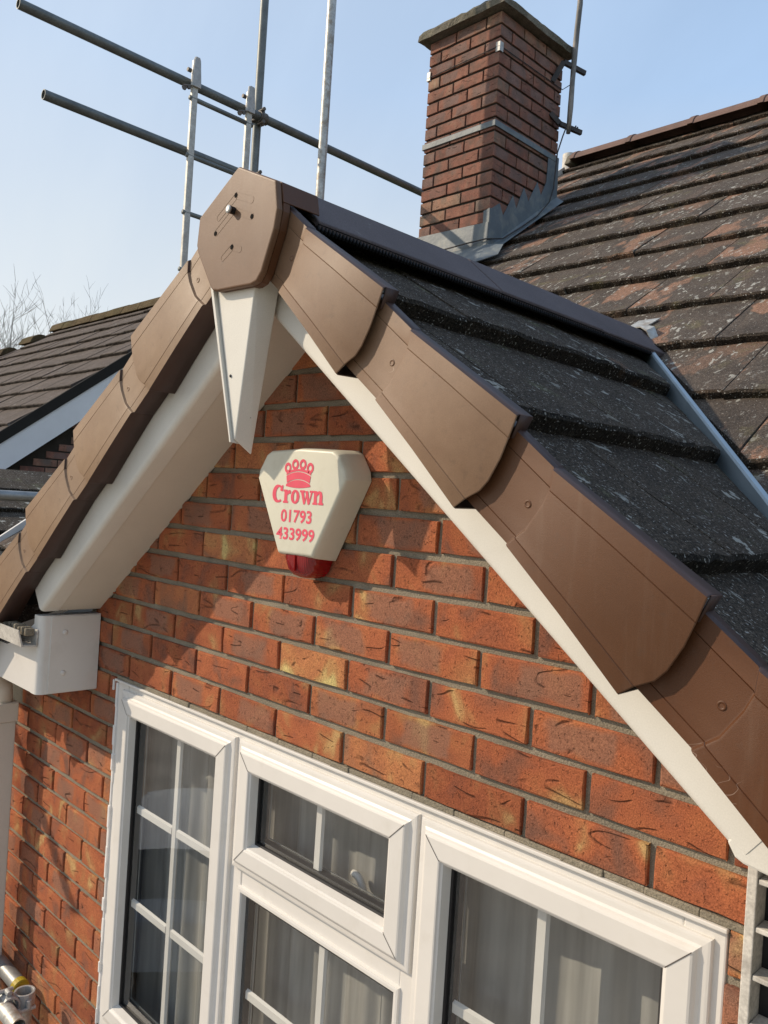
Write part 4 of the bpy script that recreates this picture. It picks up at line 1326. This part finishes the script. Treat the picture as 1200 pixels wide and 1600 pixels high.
for z0, z1, nm in ((3.14, 3.235, 'top_bracket'), (2.95, 2.870, 'bottom_bracket')):
    mb = MB()
    bar(mb, (-1.478, 2.985, z0), (-1.435, 3.03, z1 + (0.03 if z1 > z0 else 0.02)), 0.022, 0.030)
    bar(mb, (-1.435, 3.03, z1 + (0.03 if z1 > z0 else 0.02)), (-1.372, 3.175, z1), 0.022, 0.028)
    build(nm, mb, 'dark_iron', mast, bevel=0.002)
mb = MB(); bar(mb, (-1.476, 2.985, 2.93), (-1.476, 2.985, 3.17), 0.012, 0.035)
build('bracket_plate', mb, 'dark_iron', mast)
for dy in (0.055, 0.075):
    build('clamp_bolt', MB().tube([(-1.385, 3.06 + dy, 2.862), (-1.385, 3.075 + dy, 2.90)], 0.005, 6), 'dark_iron', mast)
cable = tag(build('aerial_cable', MB().tube([(-1.404, 3.07, 2.90), (-1.42, 3.05, 2.82), (-1.445, 3.04, 2.72), (-1.455, 3.045, 2.60), (-1.450, 3.03, 2.50), (-1.44, 2.98, 2.40), (-1.435, 2.86, 2.28), (-1.43, 2.70, 2.165), (-1.44, 2.55, 2.06), (-1.47, 2.44, 2.035), (-1.60, 2.43, 2.03), (-1.78, 2.42, 2.02), (-1.95, 2.40, 1.99)], 0.0042, 6), 'dark_iron', smooth=True),
            'black cable hanging from the mast and looped round the chimney foot', 'cable')

# ------------------------------------------------------------------ alarm box
alarm = thing('alarm_box', 'cream pentagonal alarm box with pink crown lettering and red lens', 'alarm', (0.113, 0.0, 0.36))
ax = 0.113
AD = -0.067
def alarm_body():
    front = [(-0.140, 0.545), (-0.055, 0.390), (0.055, 0.390), (0.140, 0.545), (0.136, 0.562), (0.114, 0.594), (0.100, 0.601), (0, 0.606), (-0.100, 0.601), (-0.114, 0.594), (-0.136, 0.562)]
    n = len(front)
    def sc(f, k, dz=0.0):
        cz = 0.51
        return [(ax + x * f, cz + (z - cz) * f + dz) for x, z in front]
    layers = [(1.09, -0.002), (1.085, -0.012), (1.06, -0.045), (1.042, -0.058), (1.02, -0.0645), (0.985, AD)]
    vs, fs = [], []
    for f, y in layers:
        vs += [(x, y, z) for x, z in sc(f, 0)]
    for q in range(len(layers) - 1):
        for k in range(n):
            k2 = (k + 1) % n
            fs.append((q * n + k, q * n + k2, (q + 1) * n + k2, (q + 1) * n + k))
    fs.append(tuple((len(layers) - 1) * n + k for k in range(n)))
    fs.append(tuple(range(n - 1, -1, -1)))
    return MB().add(vs, fs)
ab = build('cover', alarm_body(), 'alarm_white', alarm)
autosmooth(ab, 38)
md = ab.modifiers.new('bevel', 'BEVEL'); md.width = 0.004; md.segments = 3; md.limit_method = 'ANGLE'; md.angle_limit = math.radians(25)
# red lens under it
def lens():
    rows = [(0.402, 0.0560, -0.0625), (0.376, 0.0500, -0.062), (0.356, 0.042, -0.059), (0.344, 0.030, -0.050), (0.339, 0.016, -0.038)]
    vs, fs = [], []
    m = 13
    for z, hw, yf in rows:
        for k in range(m):
            a = math.pi * k / (m - 1)
            # squarish plan: front corners
            c, s_ = math.cos(a), math.sin(a)
            e = 0.45
            x = ax - hw * math.copysign(abs(c) ** e, c)
            y = -0.004 + (yf + 0.004) * abs(s_) ** e
            vs.append((x, y, z))
    for q in range(len(rows) - 1):
        for k in range(m - 1):
            fs.append((q * m + k, q * m + k + 1, (q + 1) * m + k + 1, (q + 1) * m + k))
    fs.append(tuple((len(rows) - 1) * m + k for k in range(m)))
    fs.append(tuple(range(m - 1, -1, -1)))
    for q in range(len(rows) - 1):
        fs.append((q * m, (q + 1) * m, (q + 1) * m + m - 1, q * m + m - 1))
    return MB().add(vs, fs)
lo = build('lens', lens(), 'red_lens', alarm)
autosmooth(lo, 40)
build('lens_rib', MB().box(ax - 0.0015, ax + 0.0015, -0.0645, -0.0600, 0.354, 0.386), 'red_lens', lo)
build('lip', MB().prism([(ax - 0.0555, 0.398), (ax - 0.045, 0.3925), (ax - 0.02, 0.3885), (ax + 0.02, 0.3885), (ax + 0.045, 0.3925), (ax + 0.0555, 0.398)], -0.0645, -0.040), 'alarm_white', ab, bevel=0.001)

# printed emblem and lettering: flat shapes just proud of the cover
PY = AD - 0.0006
def flat(polys, name, parent, y=PY):
    mb = MB()
    for i, poly in enumerate(polys):
        yy = y - 0.00003 * (i % 7)
        n = len(poly)
        mb.add([(p[0], yy, p[1]) for p in poly], [tuple(range(n))])
    return build(name, mb, 'print_pink', parent)
def annulus(cx, cz, ro, ri, rzs=1.0, a0=0, a1=2 * math.pi, n=20):
    qs = []
    for k in range(n):
        b0, b1 = a0 + (a1 - a0) * k / n, a0 + (a1 - a0) * (k + 1) / n
        qs.append([(cx + ro * math.cos(b0), cz + ro * rzs * math.sin(b0)), (cx + ro * math.cos(b1), cz + ro * rzs * math.sin(b1)), (cx + ri * math.cos(b1), cz + ri * rzs * math.sin(b1)), (cx + ri * math.cos(b0), cz + ri * rzs * math.sin(b0))])
    return qs
ecx = 0.1122
em = []
for dx, z in ((-0.0365, 0.5682), (-0.0125, 0.5755), (0.0125, 0.5755), (0.0365, 0.5682)):
    em += annulus(ecx + dx, z, 0.0112, 0.0052, 1.0)
def arcz(x, z0, sag, hw):
    return z0 + sag * (1 - (x / hw) ** 2)
xsn = [i / 12.0 for i in range(-12, 13)]
def bandpoly(hw_t, hw_b, zt, st, zb_, sb):
    return [(ecx + q * hw_b, arcz(q * hw_b, zb_, sb, hw_b)) for q in xsn] + [(ecx + q * hw_t, arcz(q * hw_t, zt, st, hw_t)) for q in reversed(xsn)]
em.append(bandpoly(0.0400, 0.0405, 0.5600, 0.0060, 0.5530, 0.0085))
em.append(bandpoly(0.0400, 0.0375, 0.5512, 0.0085, 0.5365, 0.0085))
em.append(bandpoly(0.0385, 0.0405, 0.5346, 0.0085, 0.5300, -0.0035))
flat(em, 'crown_emblem', alarm)

def stroke(pts, w):
    """list of quads along a polyline, width per point"""
    qs = []
    P_ = [Vector(p) for p in pts]
    ws = w if isinstance(w, (list, tuple)) else [w] * len(P_)
    L_, R_ = [], []
    for i, p in enumerate(P_):
        d = (P_[min(i + 1, len(P_) - 1)] - P_[max(i - 1, 0)]).normalized()
        nrm = Vector((-d.y, d.x))
        L_.append(p + nrm * ws[i] / 2); R_.append(p - nrm * ws[i] / 2)
    for i in range(len(P_) - 1):
        qs.append([tuple(L_[i]), tuple(L_[i + 1]), tuple(R_[i + 1]), tuple(R_[i])])
    return qs
# heavy slab-serif letters, unit: x-height = 1
def glyph_C():
    q = []
    pts, ws = [], []
    for k in range(21):
        a = math.radians(52 + (308 - 52) * k / 20)
        pts.append((0.62 + 0.44 * math.cos(a), 0.66 + 0.58 * math.sin(a)))
        ws.append(0.17 + 0.20 * max(0.0, -math.cos(a)) ** 0.8)
    q += stroke(pts, ws)
    q.append([(0.80, 0.88), (1.04, 0.84), (1.06, 1.30), (0.92, 1.30), (0.86, 1.12), (0.78, 1.02)])
    return q, 1.12
def glyph_r():
    q = [[(0.10, 0.0), (0.40, 0.0), (0.40, 0.98), (0.10, 0.98)], [(0.0, 0.0), (0.50, 0.0), (0.50, 0.15), (0.0, 0.15)], [(0.0, 0.84), (0.25, 0.84), (0.25, 0.99), (0.0, 0.99)]]
    q += stroke([(0.40, 0.62), (0.48, 0.82), (0.58, 0.90)], 0.16)
    q.append([(0.61 + 0.13 * math.cos(a), 0.83 + 0.15 * math.sin(a)) for a in [i * math.pi / 6 for i in range(12)]])
    return q, 0.76
def glyph_o():
    pts, ws = [], []
    q = []
    for k in range(24):
        b0, b1 = 2 * math.pi * k / 24, 2 * math.pi * (k + 1) / 24
        q.append([(0.42 + 0.42 * math.cos(b0), 0.49 + 0.52 * math.sin(b0)), (0.42 + 0.42 * math.cos(b1), 0.49 + 0.52 * math.sin(b1)), (0.42 + 0.14 * math.cos(b1), 0.49 + 0.34 * math.sin(b1)), (0.42 + 0.14 * math.cos(b0), 0.49 + 0.34 * math.sin(b0))])
    return q, 0.88
def glyph_w():
    q = [[(0.06, 0.95), (0.36, 0.95), (0.54, 0.0), (0.38, -0.04)], [(0.44, 0.02), (0.54, 0.0), (0.70, 0.80), (0.62, 0.90)], [(0.50, 0.95), (0.78, 0.95), (0.96, 0.0), (0.80, -0.04)], [(0.86, 0.02), (0.96, 0.0), (1.20, 0.90), (1.06, 0.90)]]
    q += [[(0.0, 0.84), (0.46, 0.84), (0.46, 0.99), (0.0, 0.99)], [(0.92, 0.84), (1.30, 0.84), (1.30, 0.99), (0.92, 0.99)]]
    return q, 1.24
def glyph_n():
    q = [[(0.10, 0.0), (0.38, 0.0), (0.38, 0.98), (0.10, 0.98)], [(0.0, 0.0), (0.46, 0.0), (0.46, 0.15), (0.0, 0.15)], [(0.0, 0.84), (0.24, 0.84), (0.24, 0.99), (0.0, 0.99)],
         [(0.62, 0.0), (0.90, 0.0), (0.90, 0.66), (0.62, 0.66)], [(0.54, 0.0), (1.0, 0.0), (1.0, 0.15), (0.54, 0.15)]]
    q += stroke([(0.36, 0.66), (0.46, 0.84), (0.58, 0.89), (0.70, 0.84), (0.76, 0.64)], [0.14, 0.20, 0.22, 0.26, 0.28])
    return q, 1.0
polys = []
pen = 0.0
gl = []
for fn in (glyph_C, glyph_r, glyph_o, glyph_w, glyph_n):
    q, adv = fn()
    gl.append((q, pen)); pen += adv
sx = 0.1685 / pen
sz = 0.0285
for q, p0 in gl:
    for poly in q:
        polys.append([(0.0277 + (p0 + x) * sx, 0.4940 + z * sz) for x, z in poly])
flat(polys, 'lettering', alarm)
def text_line(txt, x0, x1, z0, z1, parent):
    cu = bpy.data.curves.new('text', 'FONT')
    cu.body = txt; cu.size = 1.0; cu.offset = 0.022; cu.resolution_u = 3
    o = bpy.data.objects.new('tmp', cu); col.objects.link(o)
    bpy.context.view_layer.update()
    dg = bpy.context.evaluated_depsgraph_get()
    me = bpy.data.meshes.new_from_object(o.evaluated_get(dg))
    bpy.data.objects.remove(o)
    xs = [v.co.x for v in me.vertices]; ys = [v.co.y for v in me.vertices]
    ax0, ax1, ay0, ay1 = min(xs), max(xs), min(ys), max(ys)
    for v in me.vertices:
        fx_ = (v.co.x - ax0) / (ax1 - ax0); fz_ = (v.co.y - ay0) / (ay1 - ay0)
        v.co = (x0 + (x1 - x0) * fx_, PY, z0 + (z1 - z0) * fz_)
    return link('phone_number', me, 'print_pink', parent)
text_line('01793', 0.0611, 0.1630, 0.4535, 0.4808, alarm)
text_line('433999', 0.0495, 0.1750, 0.4165, 0.4430, alarm)

# ------------------------------------------------------------------ net curtains inside
def curtain(x0, x1, z0, z1, y, label, seed, amp=0.012):
    r = random.Random(seed)
    n = int((x1 - x0) / 0.006)
    vs, fs = [], []
    ph = [r.uniform(0, 6.28) for _ in range(4)]
    fr = [r.uniform(50, 65), r.uniform(88, 110), r.uniform(22, 30), r.uniform(9, 13)]
    rows_ = 5
    for j in range(rows_):
        z = z0 + (z1 - z0) * j / (rows_ - 1)
        for i in range(n + 1):
            x = x0 + (x1 - x0) * i / n
            sp_ = 1.0 + 0.05 * (rows_ - 1 - j)
            yy = y + amp * (0.55 * math.sin(fr[0] * x + ph[0] + 0.3 * j) + 0.3 * math.sin(fr[1] * x + ph[1]) + 0.6 * math.sin(fr[2] * x + ph[2] - 0.15 * j)) * sp_
            vs.append((x + 0.006 * math.sin(fr[0] * x * 0.5 + j * 0.2), yy, z))
    for j in range(rows_ - 1):
        for i in range(n):
            fs.append((j * (n + 1) + i, j * (n + 1) + i + 1, (j + 1) * (n + 1) + i + 1, (j + 1) * (n + 1) + i))
    o = build('net_curtain', MB().add(vs, fs), 'net_curtain', smooth=True)
    return tag(o, label, 'curtain', 'net curtains behind the window')
curtain(-0.73, -0.20, -1.5, -0.05, 0.118, 'pleated white net curtain behind the left casement', 3)
curtain(-0.17, 0.43, -1.5, -0.05, 0.112, 'pleated white net curtain behind the middle light and top vent', 5)
curtain(0.43, 1.00, -1.5, -0.05, 0.108, 'pleated white net curtain behind the right casement', 8)

# ------------------------------------------------------------------ scaffolding
scf = thing('scaffolding', 'grey steel tube scaffolding standing behind the gable ridge', 'scaffolding', (-2.5, 1.6, GROUND))
RX = -2.50
R_T = 0.0242
def tube_part(p0, p1, mat, parent, r=R_T, name='tube', t=0.004):
    o = build(name, MB().pipe(p0, p1, r, r - t, 24), mat, parent)
    autosmooth(o, 40)
    return o
tube_part((RX, 0.225, 2.693), (RX, 4.6, 2.693), 'galvanised_dark', scf, name='guard_rail')
tube_part((RX, 0.362, 2.332), (RX, 3.4, 2.332), 'galvanised_dark', scf, name='guard_rail')
tube_part((RX, -1.2, 0.439), (RX, 3.4, 0.439), 'galvanised', scf, name='ledger')
tube_part((-2.549, 1.603, GROUND), (-2.549, 1.603, 4.6), 'galvanised_dark', scf, name='standard')
tube_part((-2.28, 1.885, GROUND), (-2.28, 1.885, 4.6), 'galvanised_mottled', scf, name='standard', r=0.0262)
def coupler(c, axis1, axis2, parent, mat='coupler_iron', r=0.031):
    """two half-shells with swing bolts"""
    mb = MB()
    c = Vector(c)
    a1, a2 = Vector(axis1).normalized(), Vector(axis2).normalized()
    mid = a1.cross(a2).normalized() * 0.025
    for a, o_ in ((a1, mid), (a2, -mid)):
        mb.pipe(c + o_ - a * 0.024, c + o_ + a * 0.024, r, r - 0.007, 16)
        b_ = a.cross(mid).normalized()
        for sgn in (1, -1):
            p = c + o_ + b_ * sgn * 0.036
            mb.tube([p - a * 0.015 - mid * 0.8, p - a * 0.015 + mid * 1.3], 0.0065, 8)
            mb.tube([p - a * 0.015 + mid * 1.0, p - a * 0.015 + mid * 1.6], 0.011, 6)
            mb.tube([p - a * 0.012, p + a * 0.012], 0.009, 8)
    o = build('coupler', mb, mat, parent, bevel=0.0015)
    return o
coupler((-2.5245, 1.603, 2.693), (0, 1, 0), (0, 0, 1), scf)
coupler((-2.5245, 1.603, 2.332), (0, 1, 0), (0, 0, 1), scf)
coupler((-2.5245, 1.603, 0.439), (0, 1, 0), (0, 0, 1), scf)

lad = thing('scaffold_ladder', 'pale steel ladder clamped upright to the upper guard rail', 'ladder', (-2.46, 1.30, GROUND))
LX = -2.452
for y in (1.128, 1.478):
    build('stile', MB().box(LX - 0.012, LX + 0.012, y - 0.020, y + 0.016, 0.0, 2.80 if y < 1.3 else 2.775), 'ladder_metal', lad, bevel=0.006, seg=3)
for i in range(9):
    z = 2.598 - 0.303 * i
    build('rung', MB().tube([(LX, 1.100, z), (LX, 1.505, z)], 0.0125, 12), 'galvanised_dark', lad, smooth=True)
for y in (1.128, 1.478):
    cl = MB()
    pts2 = []
    for zz, hw_ in ((2.655, 0.034), (2.70, 0.032), (2.745, 0.028), (2.795, 0.024), (2.812 if y < 1.3 else 2.80, 0.018)):
        pts2.append((zz, hw_))
    for (za, ha), (zc, hc) in zip(pts2, pts2[1:]):
        cl.add([(LX + 0.013, y - ha, za), (LX + 0.024, y - ha + 0.006, za), (LX + 0.024, y + ha - 0.010, za), (LX + 0.013, y + ha - 0.004, za),
                (LX + 0.013, y - hc, zc), (LX + 0.024, y - hc + 0.006, zc), (LX + 0.024, y + hc - 0.010, zc), (LX + 0.013, y + hc - 0.004, zc)],
               [(0, 1, 5, 4), (1, 2, 6, 5), (2, 3, 7, 6), (3, 0, 4, 7)] + ([(0, 3, 2, 1)] if za == 2.655 else []) + ([(4, 5, 6, 7)] if zc >= 2.80 and zc == pts2[-1][0] else []))
    build('clamp_shell', cl, 'coupler_pale', lad, bevel=0.002)
    for pa_, pb_, rr, sd_n in (((LX + 0.005, y - 0.052, 2.735), (LX + 0.005, y - 0.030, 2.735), 0.011, 6), ((LX + 0.005, y - 0.070, 2.640), (LX + 0.005, y - 0.028, 2.655), 0.009, 8),
                               ((LX + 0.003, y - 0.066, 2.632), (LX + 0.012, y - 0.066, 2.632), 0.014, 6), ((LX + 0.003, y - 0.040, 2.642), (LX + 0.014, y - 0.040, 2.642), 0.010, 6)):
        build('clamp_bolt', MB().tube([pa_, pb_], rr, sd_n), 'coupler_iron', lad)

# scaffold at the lower left corner, by the wall
sc2 = thing('putlog_tubes', 'pair of scaffold tubes with coupler and yellow end cap beside the downpipe', 'scaffolding', (-1.2, -0.15, GROUND))
tube_part((-2.2, -0.050, -1.115), (-1.172, -0.050, -1.115), 'galvanised', sc2)
build('end_cap', MB().tube([(-1.176, -0.050, -1.115), (-1.152, -0.050, -1.115), (-1.148, -0.050, -1.115)], [0.0262, 0.0262, 0.022], 20), 'yellow_cap', sc2)
tube_part((-2.2, -0.155, -1.075), (-0.905, -0.155, -1.075), 'galvanised_mottled', sc2)
coupler((-1.03, -0.115, -1.075), (1, 0, 0), (0, 0, 1), sc2, 'coupler_pale')
tube_part((-1.03, -0.090, GROUND), (-1.03, -0.090, -1.10), 'galvanised_mottled', sc2, name='standard')

# ------------------------------------------------------------------ neighbouring house
nh = thing('neighbour_house', 'next house with brown tiled roof, white barge board and dark brick end', 'house', (-9.0, 3.0, GROUND))
NM, NZ, NX = 0.771, -0.19, -5.90
NL = math.hypot(1, NM)
V2, N2 = Vector((0, 1, NM)).normalized(), Vector((0, -NM, 1)).normalized()
nroof = build('roof', MB().add([(NX, -0.5, NZ - 0.5 * NM - 0.05), (NX, 3.98, NZ + 3.98 * NM - 0.05), (-12.6, 3.40, NZ + 3.40 * NM - 0.05), (-12.6, -0.5, NZ - 0.5 * NM - 0.05), (NX, 8.4, -0.3), (-12.6, 8.4, -0.3)],
                               [(0, 1, 2, 3), (1, 4, 5, 2)]), 'dark_underlay', nh)
NT_ = [tile_mb(0.295, 0.40, 0.036, 900 + i, 6).mesh('roof_tile') for i in range(6)]
for m_ in NT_:
    nose_slots(m_, 'neighbour_tile', (0, 1, 0))
rotm = Matrix((U_, V2, N2)).transposed().to_4x4()
s_ref = 2.407 * NL          # course at the point measured on the verge
k = 0
for q in range(-7, 6):
    s = s_ref + q * 0.345 - 0.02
    y = s / NL
    x = NX - 0.15 - (0.15 if q % 2 else 0.0)
    while x > -12.5:
        ymax = 3.98 if x > -10.75 else (3.72 if x > -11.15 else 3.47)
        if y < ymax - 0.08 and y > 0.9:
            o = link('roof_tile', rnd.choice(NT_), None, nroof)
            o.matrix_world = Matrix.Translation(Vector((x, y, NZ + NM * y)) + N2 * rnd.uniform(-0.004, 0.006) + V2 * rnd.uniform(-0.008, 0.008)) @ rotm
            o.rotation_euler.y += rnd.uniform(-0.012, 0.012)
            k += 1
        x -= 0.30
lowt = MB()
for q in range(-7, -2):
    s = s_ref + q * 0.345 - 0.02
    y = s / NL
    if y <= 0.9:
        mb = tile_mb(6.6, 0.40, 0.036, 77 + q, 22)
        to_world(mb, (NX - 3.3, y, NZ + NM * y), U_, V2, N2)
        lowt.add(mb.v, mb.f)
lt = build('lower_tiles', lowt, 'neighbour_tile', nroof)
lt['kind'] = 'stuff'
x = NX
while x > -12.5:
    ymax = 3.98 if x > -10.75 else (3.72 if x > -11.15 else 3.47)
    mb = MB()
    zr = NZ + NM * ymax
    pr_ = [(ymax - 0.16, zr - 0.10), (ymax - 0.11, zr + 0.0), (ymax - 0.03, zr + 0.045), (ymax + 0.05, zr + 0.05), (ymax + 0.12, zr + 0.01), (ymax + 0.16, zr - 0.08)]
    dz = rnd.uniform(-0.006, 0.006)
    mb.prism([(a, b_ + dz) for a, b_ in pr_], x, x - 0.445, 'x')
    build('ridge_tile', mb, 'moss_ridge', nh, bevel=0.008)
    x -= 0.45
# verge: dark mortar edge and white barge
def nslab(y0, y1, t0, t1, x0, x1, name, mat):
    vs = []
    for x in (x0, x1):
        for y, t in ((y0, t0), (y1, t0), (y1, t1), (y0, t1)):
            vs.append(Vector((x, y, NZ + NM * y)) + Vector((0, 0, 1)) * t)
    build(name, MB().add(vs, [(0, 1, 2, 3), (4, 7, 6, 5), (0, 4, 5, 1), (1, 5, 6, 2), (2, 6, 7, 3), (3, 7, 4, 0)]), mat, nh)
nslab(-0.4, 3.98, -0.115, -0.005, NX - 0.02, NX + 0.012, 'verge_edge', 'dark_underlay')
nslab(-0.4, 3.98, -0.375, -0.117, NX - 0.03, NX + 0.0, 'barge_board', 'white_render')
nw = build('wall', MB().prism([(-0.2, GROUND), (8.2, GROUND), (8.2, -0.3), (3.98, NZ + NM * 3.98 - 0.3), (-0.2, NZ - 0.2 * NM - 0.3)], NX - 0.10, NX - 6.0, 'x'), 'chimney_mortar', nh)
for j in range(3, 26):
    z = j * 0.075 + 0.1
    for i in range(2, 16):
        y0 = i * 0.225 + (0.1125 if j % 2 else 0)
        if z > NZ + NM * y0 - 0.38 or y0 < 0.9 or z < NZ + NM * y0 - 1.4:
            continue
        put_brick(y0, y0 + 0.215, z, nw, 'chimney_brick', NX - 0.094, face='+x')
# low dark tiled roof between the houses
lean = build('lean_to_roof', MB().add([(-4.45, -1.5, 0.53), (-3.3, -1.5, 0.0), (-3.3, 3.0, 0.0), (-4.45, 3.0, 0.53)], [(0, 1, 2, 3)]), 'dark_underlay', nh)
Ul, Vl = Vector((0, 1, 0)), Vector((-1.15, 0, 0.53)).normalized()
Nl = Ul.cross(Vl); Nl = Nl if Nl.z > 0 else -Nl
for q in range(4):
    for i in range(14):
        mb = tile_mb(0.297, 0.40, 0.04, 1500 + q * 20 + i, 6)
        org = Vector((-3.42, -1.3 + 0.3 * i + (0.15 if q % 2 else 0), 0.075)) + Vl * (0.30 * q) + Nl * 0.012
        to_world(mb, org, Ul, Vl, Nl)
        me = mb.mesh('roof_tile')
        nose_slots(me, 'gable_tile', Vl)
        link('roof_tile', me, None, lean)
build('lean_to_wall', MB().box(-4.5, -3.45, -1.3, 2.9, GROUND, -0.02), 'chimney_mortar', nh)

# ------------------------------------------------------------------ bare trees beyond
def tree(base, height, seed, label, spread=0.5):
    r = random.Random(seed)
    root = thing('bare_tree', label, 'tree', base, 'bare winter trees beyond the roofs')
    tr, br = MB(), MB()
    def grow(mb, p, d, length, rad, level):
        steps = 4
        pts = [Vector(p)]
        rs = [rad]
        dd = Vector(d)
        for i in range(steps):
            dd = (dd + Vector((r.uniform(-1, 1), r.uniform(-1, 1), r.uniform(-0.3, 0.8))) * 0.16).normalized()
            pts.append(pts[-1] + dd * (length / steps))
            rs.append(rad * (1 - 0.55 * (i + 1) / steps))
        mb.tube(pts, rs, 6 if level < 2 else 4, cap=False)
        if level >= 5:
            return
        nchild = [6, 4, 3, 3, 2][level]
        for c in range(nchild):
            t_ = r.uniform(0.35, 1.0) if level else r.uniform(0.4, 1.0)
            idx = min(int(t_ * steps), steps - 1)
            p0 = pts[idx].lerp(pts[idx + 1], t_ * steps - idx)
            side_ = Vector((r.uniform(-1, 1), r.uniform(-1, 1), r.uniform(0.0, 0.9))).normalized()
            nd = (dd * 0.55 + side_ * (0.5 + spread * 0.5)).normalized()
            grow(br, p0, nd, length * r.uniform(0.45, 0.66), max(rs[idx] * 0.55, 0.006), level + 1)
        grow(br, pts[-1], dd, length * 0.6, max(rs[-1], 0.006), level + 1)
    grow(tr, base, (0, 0, 1), height * 0.5, height * 0.014, 0)
    build('trunk', tr, 'bark', root)
    build('branches', br, 'bark', root)
    return root
tree((-24.4, 7.0, GROUND), 12.0, 4, 'tallest bare tree at the left edge beyond the neighbouring roof')
tree((-29.5, 10.3, GROUND), 11.2, 9, 'bare tree just right of the tallest one, behind the low end of the roof ridge', 0.7)
tree((-30.6, 12.6, GROUND), 11.6, 23, 'bare tree behind the middle of the mossy roof ridge', 0.7)
tree((-30.5, 14.6, GROUND), 11.8, 31, 'rightmost bare tree showing over the mossy roof ridge', 0.7)

# ------------------------------------------------------------------ car on the drive, seen only as a reflection in the panes
mat_simple('car_paint', (0.45, 0.48, 0.52), 0.6, 0.15, 0.02)
mat_simple('car_glass', (0.02, 0.025, 0.03), 0.05, 0.8, 0.02)
mat_simple('tyre', (0.02, 0.02, 0.02), 0.8, 0.2)
car = thing('parked_car', 'pale silver car standing on the drive, reflected in the left casement', 'car', (-7.6, -4.6, GROUND))
def W(x, y, z):
    a = math.radians(38)
    return (-7.6 + x * math.cos(a) - y * math.sin(a), -4.6 + x * math.sin(a) + y * math.cos(a), GROUND + 0.004 + z)
# stations along the length: x, half width, sill z, belt z, roof z (0 = no roof), roof half width
st = [(-2.15, 0.62, 0.35, 0.62, 0.66, 0.55), (-2.0, 0.78, 0.25, 0.74, 0.80, 0.66), (-1.2, 0.86, 0.22, 0.84, 0.93, 0.74), (-0.75, 0.88, 0.22, 0.88, 1.00, 0.76), (0.05, 0.88, 0.22, 0.90, 1.42, 0.62), (0.9, 0.88, 0.22, 0.92, 1.47, 0.62), (1.5, 0.87, 0.22, 0.94, 1.36, 0.60), (1.95, 0.82, 0.26, 0.94, 1.02, 0.68), (2.1, 0.70, 0.35, 0.80, 0.86, 0.58)]
vs, fs = [], []
for x, hw, zs_, zbelt, zr, rw in st:
    prof = [(-hw * 0.9, zs_), (-hw, (zs_ + zbelt) / 2), (-hw * 0.97, zbelt), (-rw, zr - 0.04), (-rw * 0.6, zr), (0, zr + 0.02), (rw * 0.6, zr), (rw, zr - 0.04), (hw * 0.97, zbelt), (hw, (zs_ + zbelt) / 2), (hw * 0.9, zs_)]
    vs += [W(x, y, z) for y, z in prof]
m = 11
gfs = []
for q in range(len(st) - 1):
    for k_ in range(m - 1):
        f_ = (q * m + k_, q * m + k_ + 1, (q + 1) * m + k_ + 1, (q + 1) * m + k_)
        (gfs if ((q == 3 and 3 <= k_ <= 6) or (q in (4, 5) and k_ in (2, 7)) or (q == 6 and 3 <= k_ <= 6)) else fs).append(f_)
fs += [tuple(range(m)), tuple(range(len(st) * m - 1, (len(st) - 1) * m - 1, -1))]
bo = build('body', MB().add(vs, fs), 'car_paint', car); autosmooth(bo, 35)
for nm, sel in (('windscreen', lambda f_: f_[0] // m == 3), ('side_window', lambda f_: f_[0] // m in (4, 5) and f_[0] % m == 2), ('side_window', lambda f_: f_[0] // m in (4, 5) and f_[0] % m == 7), ('rear_window', lambda f_: f_[0] // m == 6)):
    go = build(nm, MB().add(vs, [f_ for f_ in gfs if sel(f_)]), 'car_glass', car)
    bm = bmesh.new(); bm.from_mesh(go.data)
    bmesh.ops.delete(bm, geom=[v for v in bm.verts if not v.link_faces], context='VERTS')
    bm.to_mesh(go.data); bm.free()
for x in (-1.35, 1.35):
    for sgn in (-1, 1):
        wh = build('wheel', MB().tube([W(x, sgn * 0.70, 0.31), W(x, sgn * 0.89, 0.31)], 0.31, 20), 'tyre', car)
        build('rim', MB().tube([W(x, sgn * 0.885, 0.31), W(x, sgn * 0.897, 0.31)], 0.20, 16), 'bolt', wh)
print('bricks', nb, 'neighbour tiles', k)
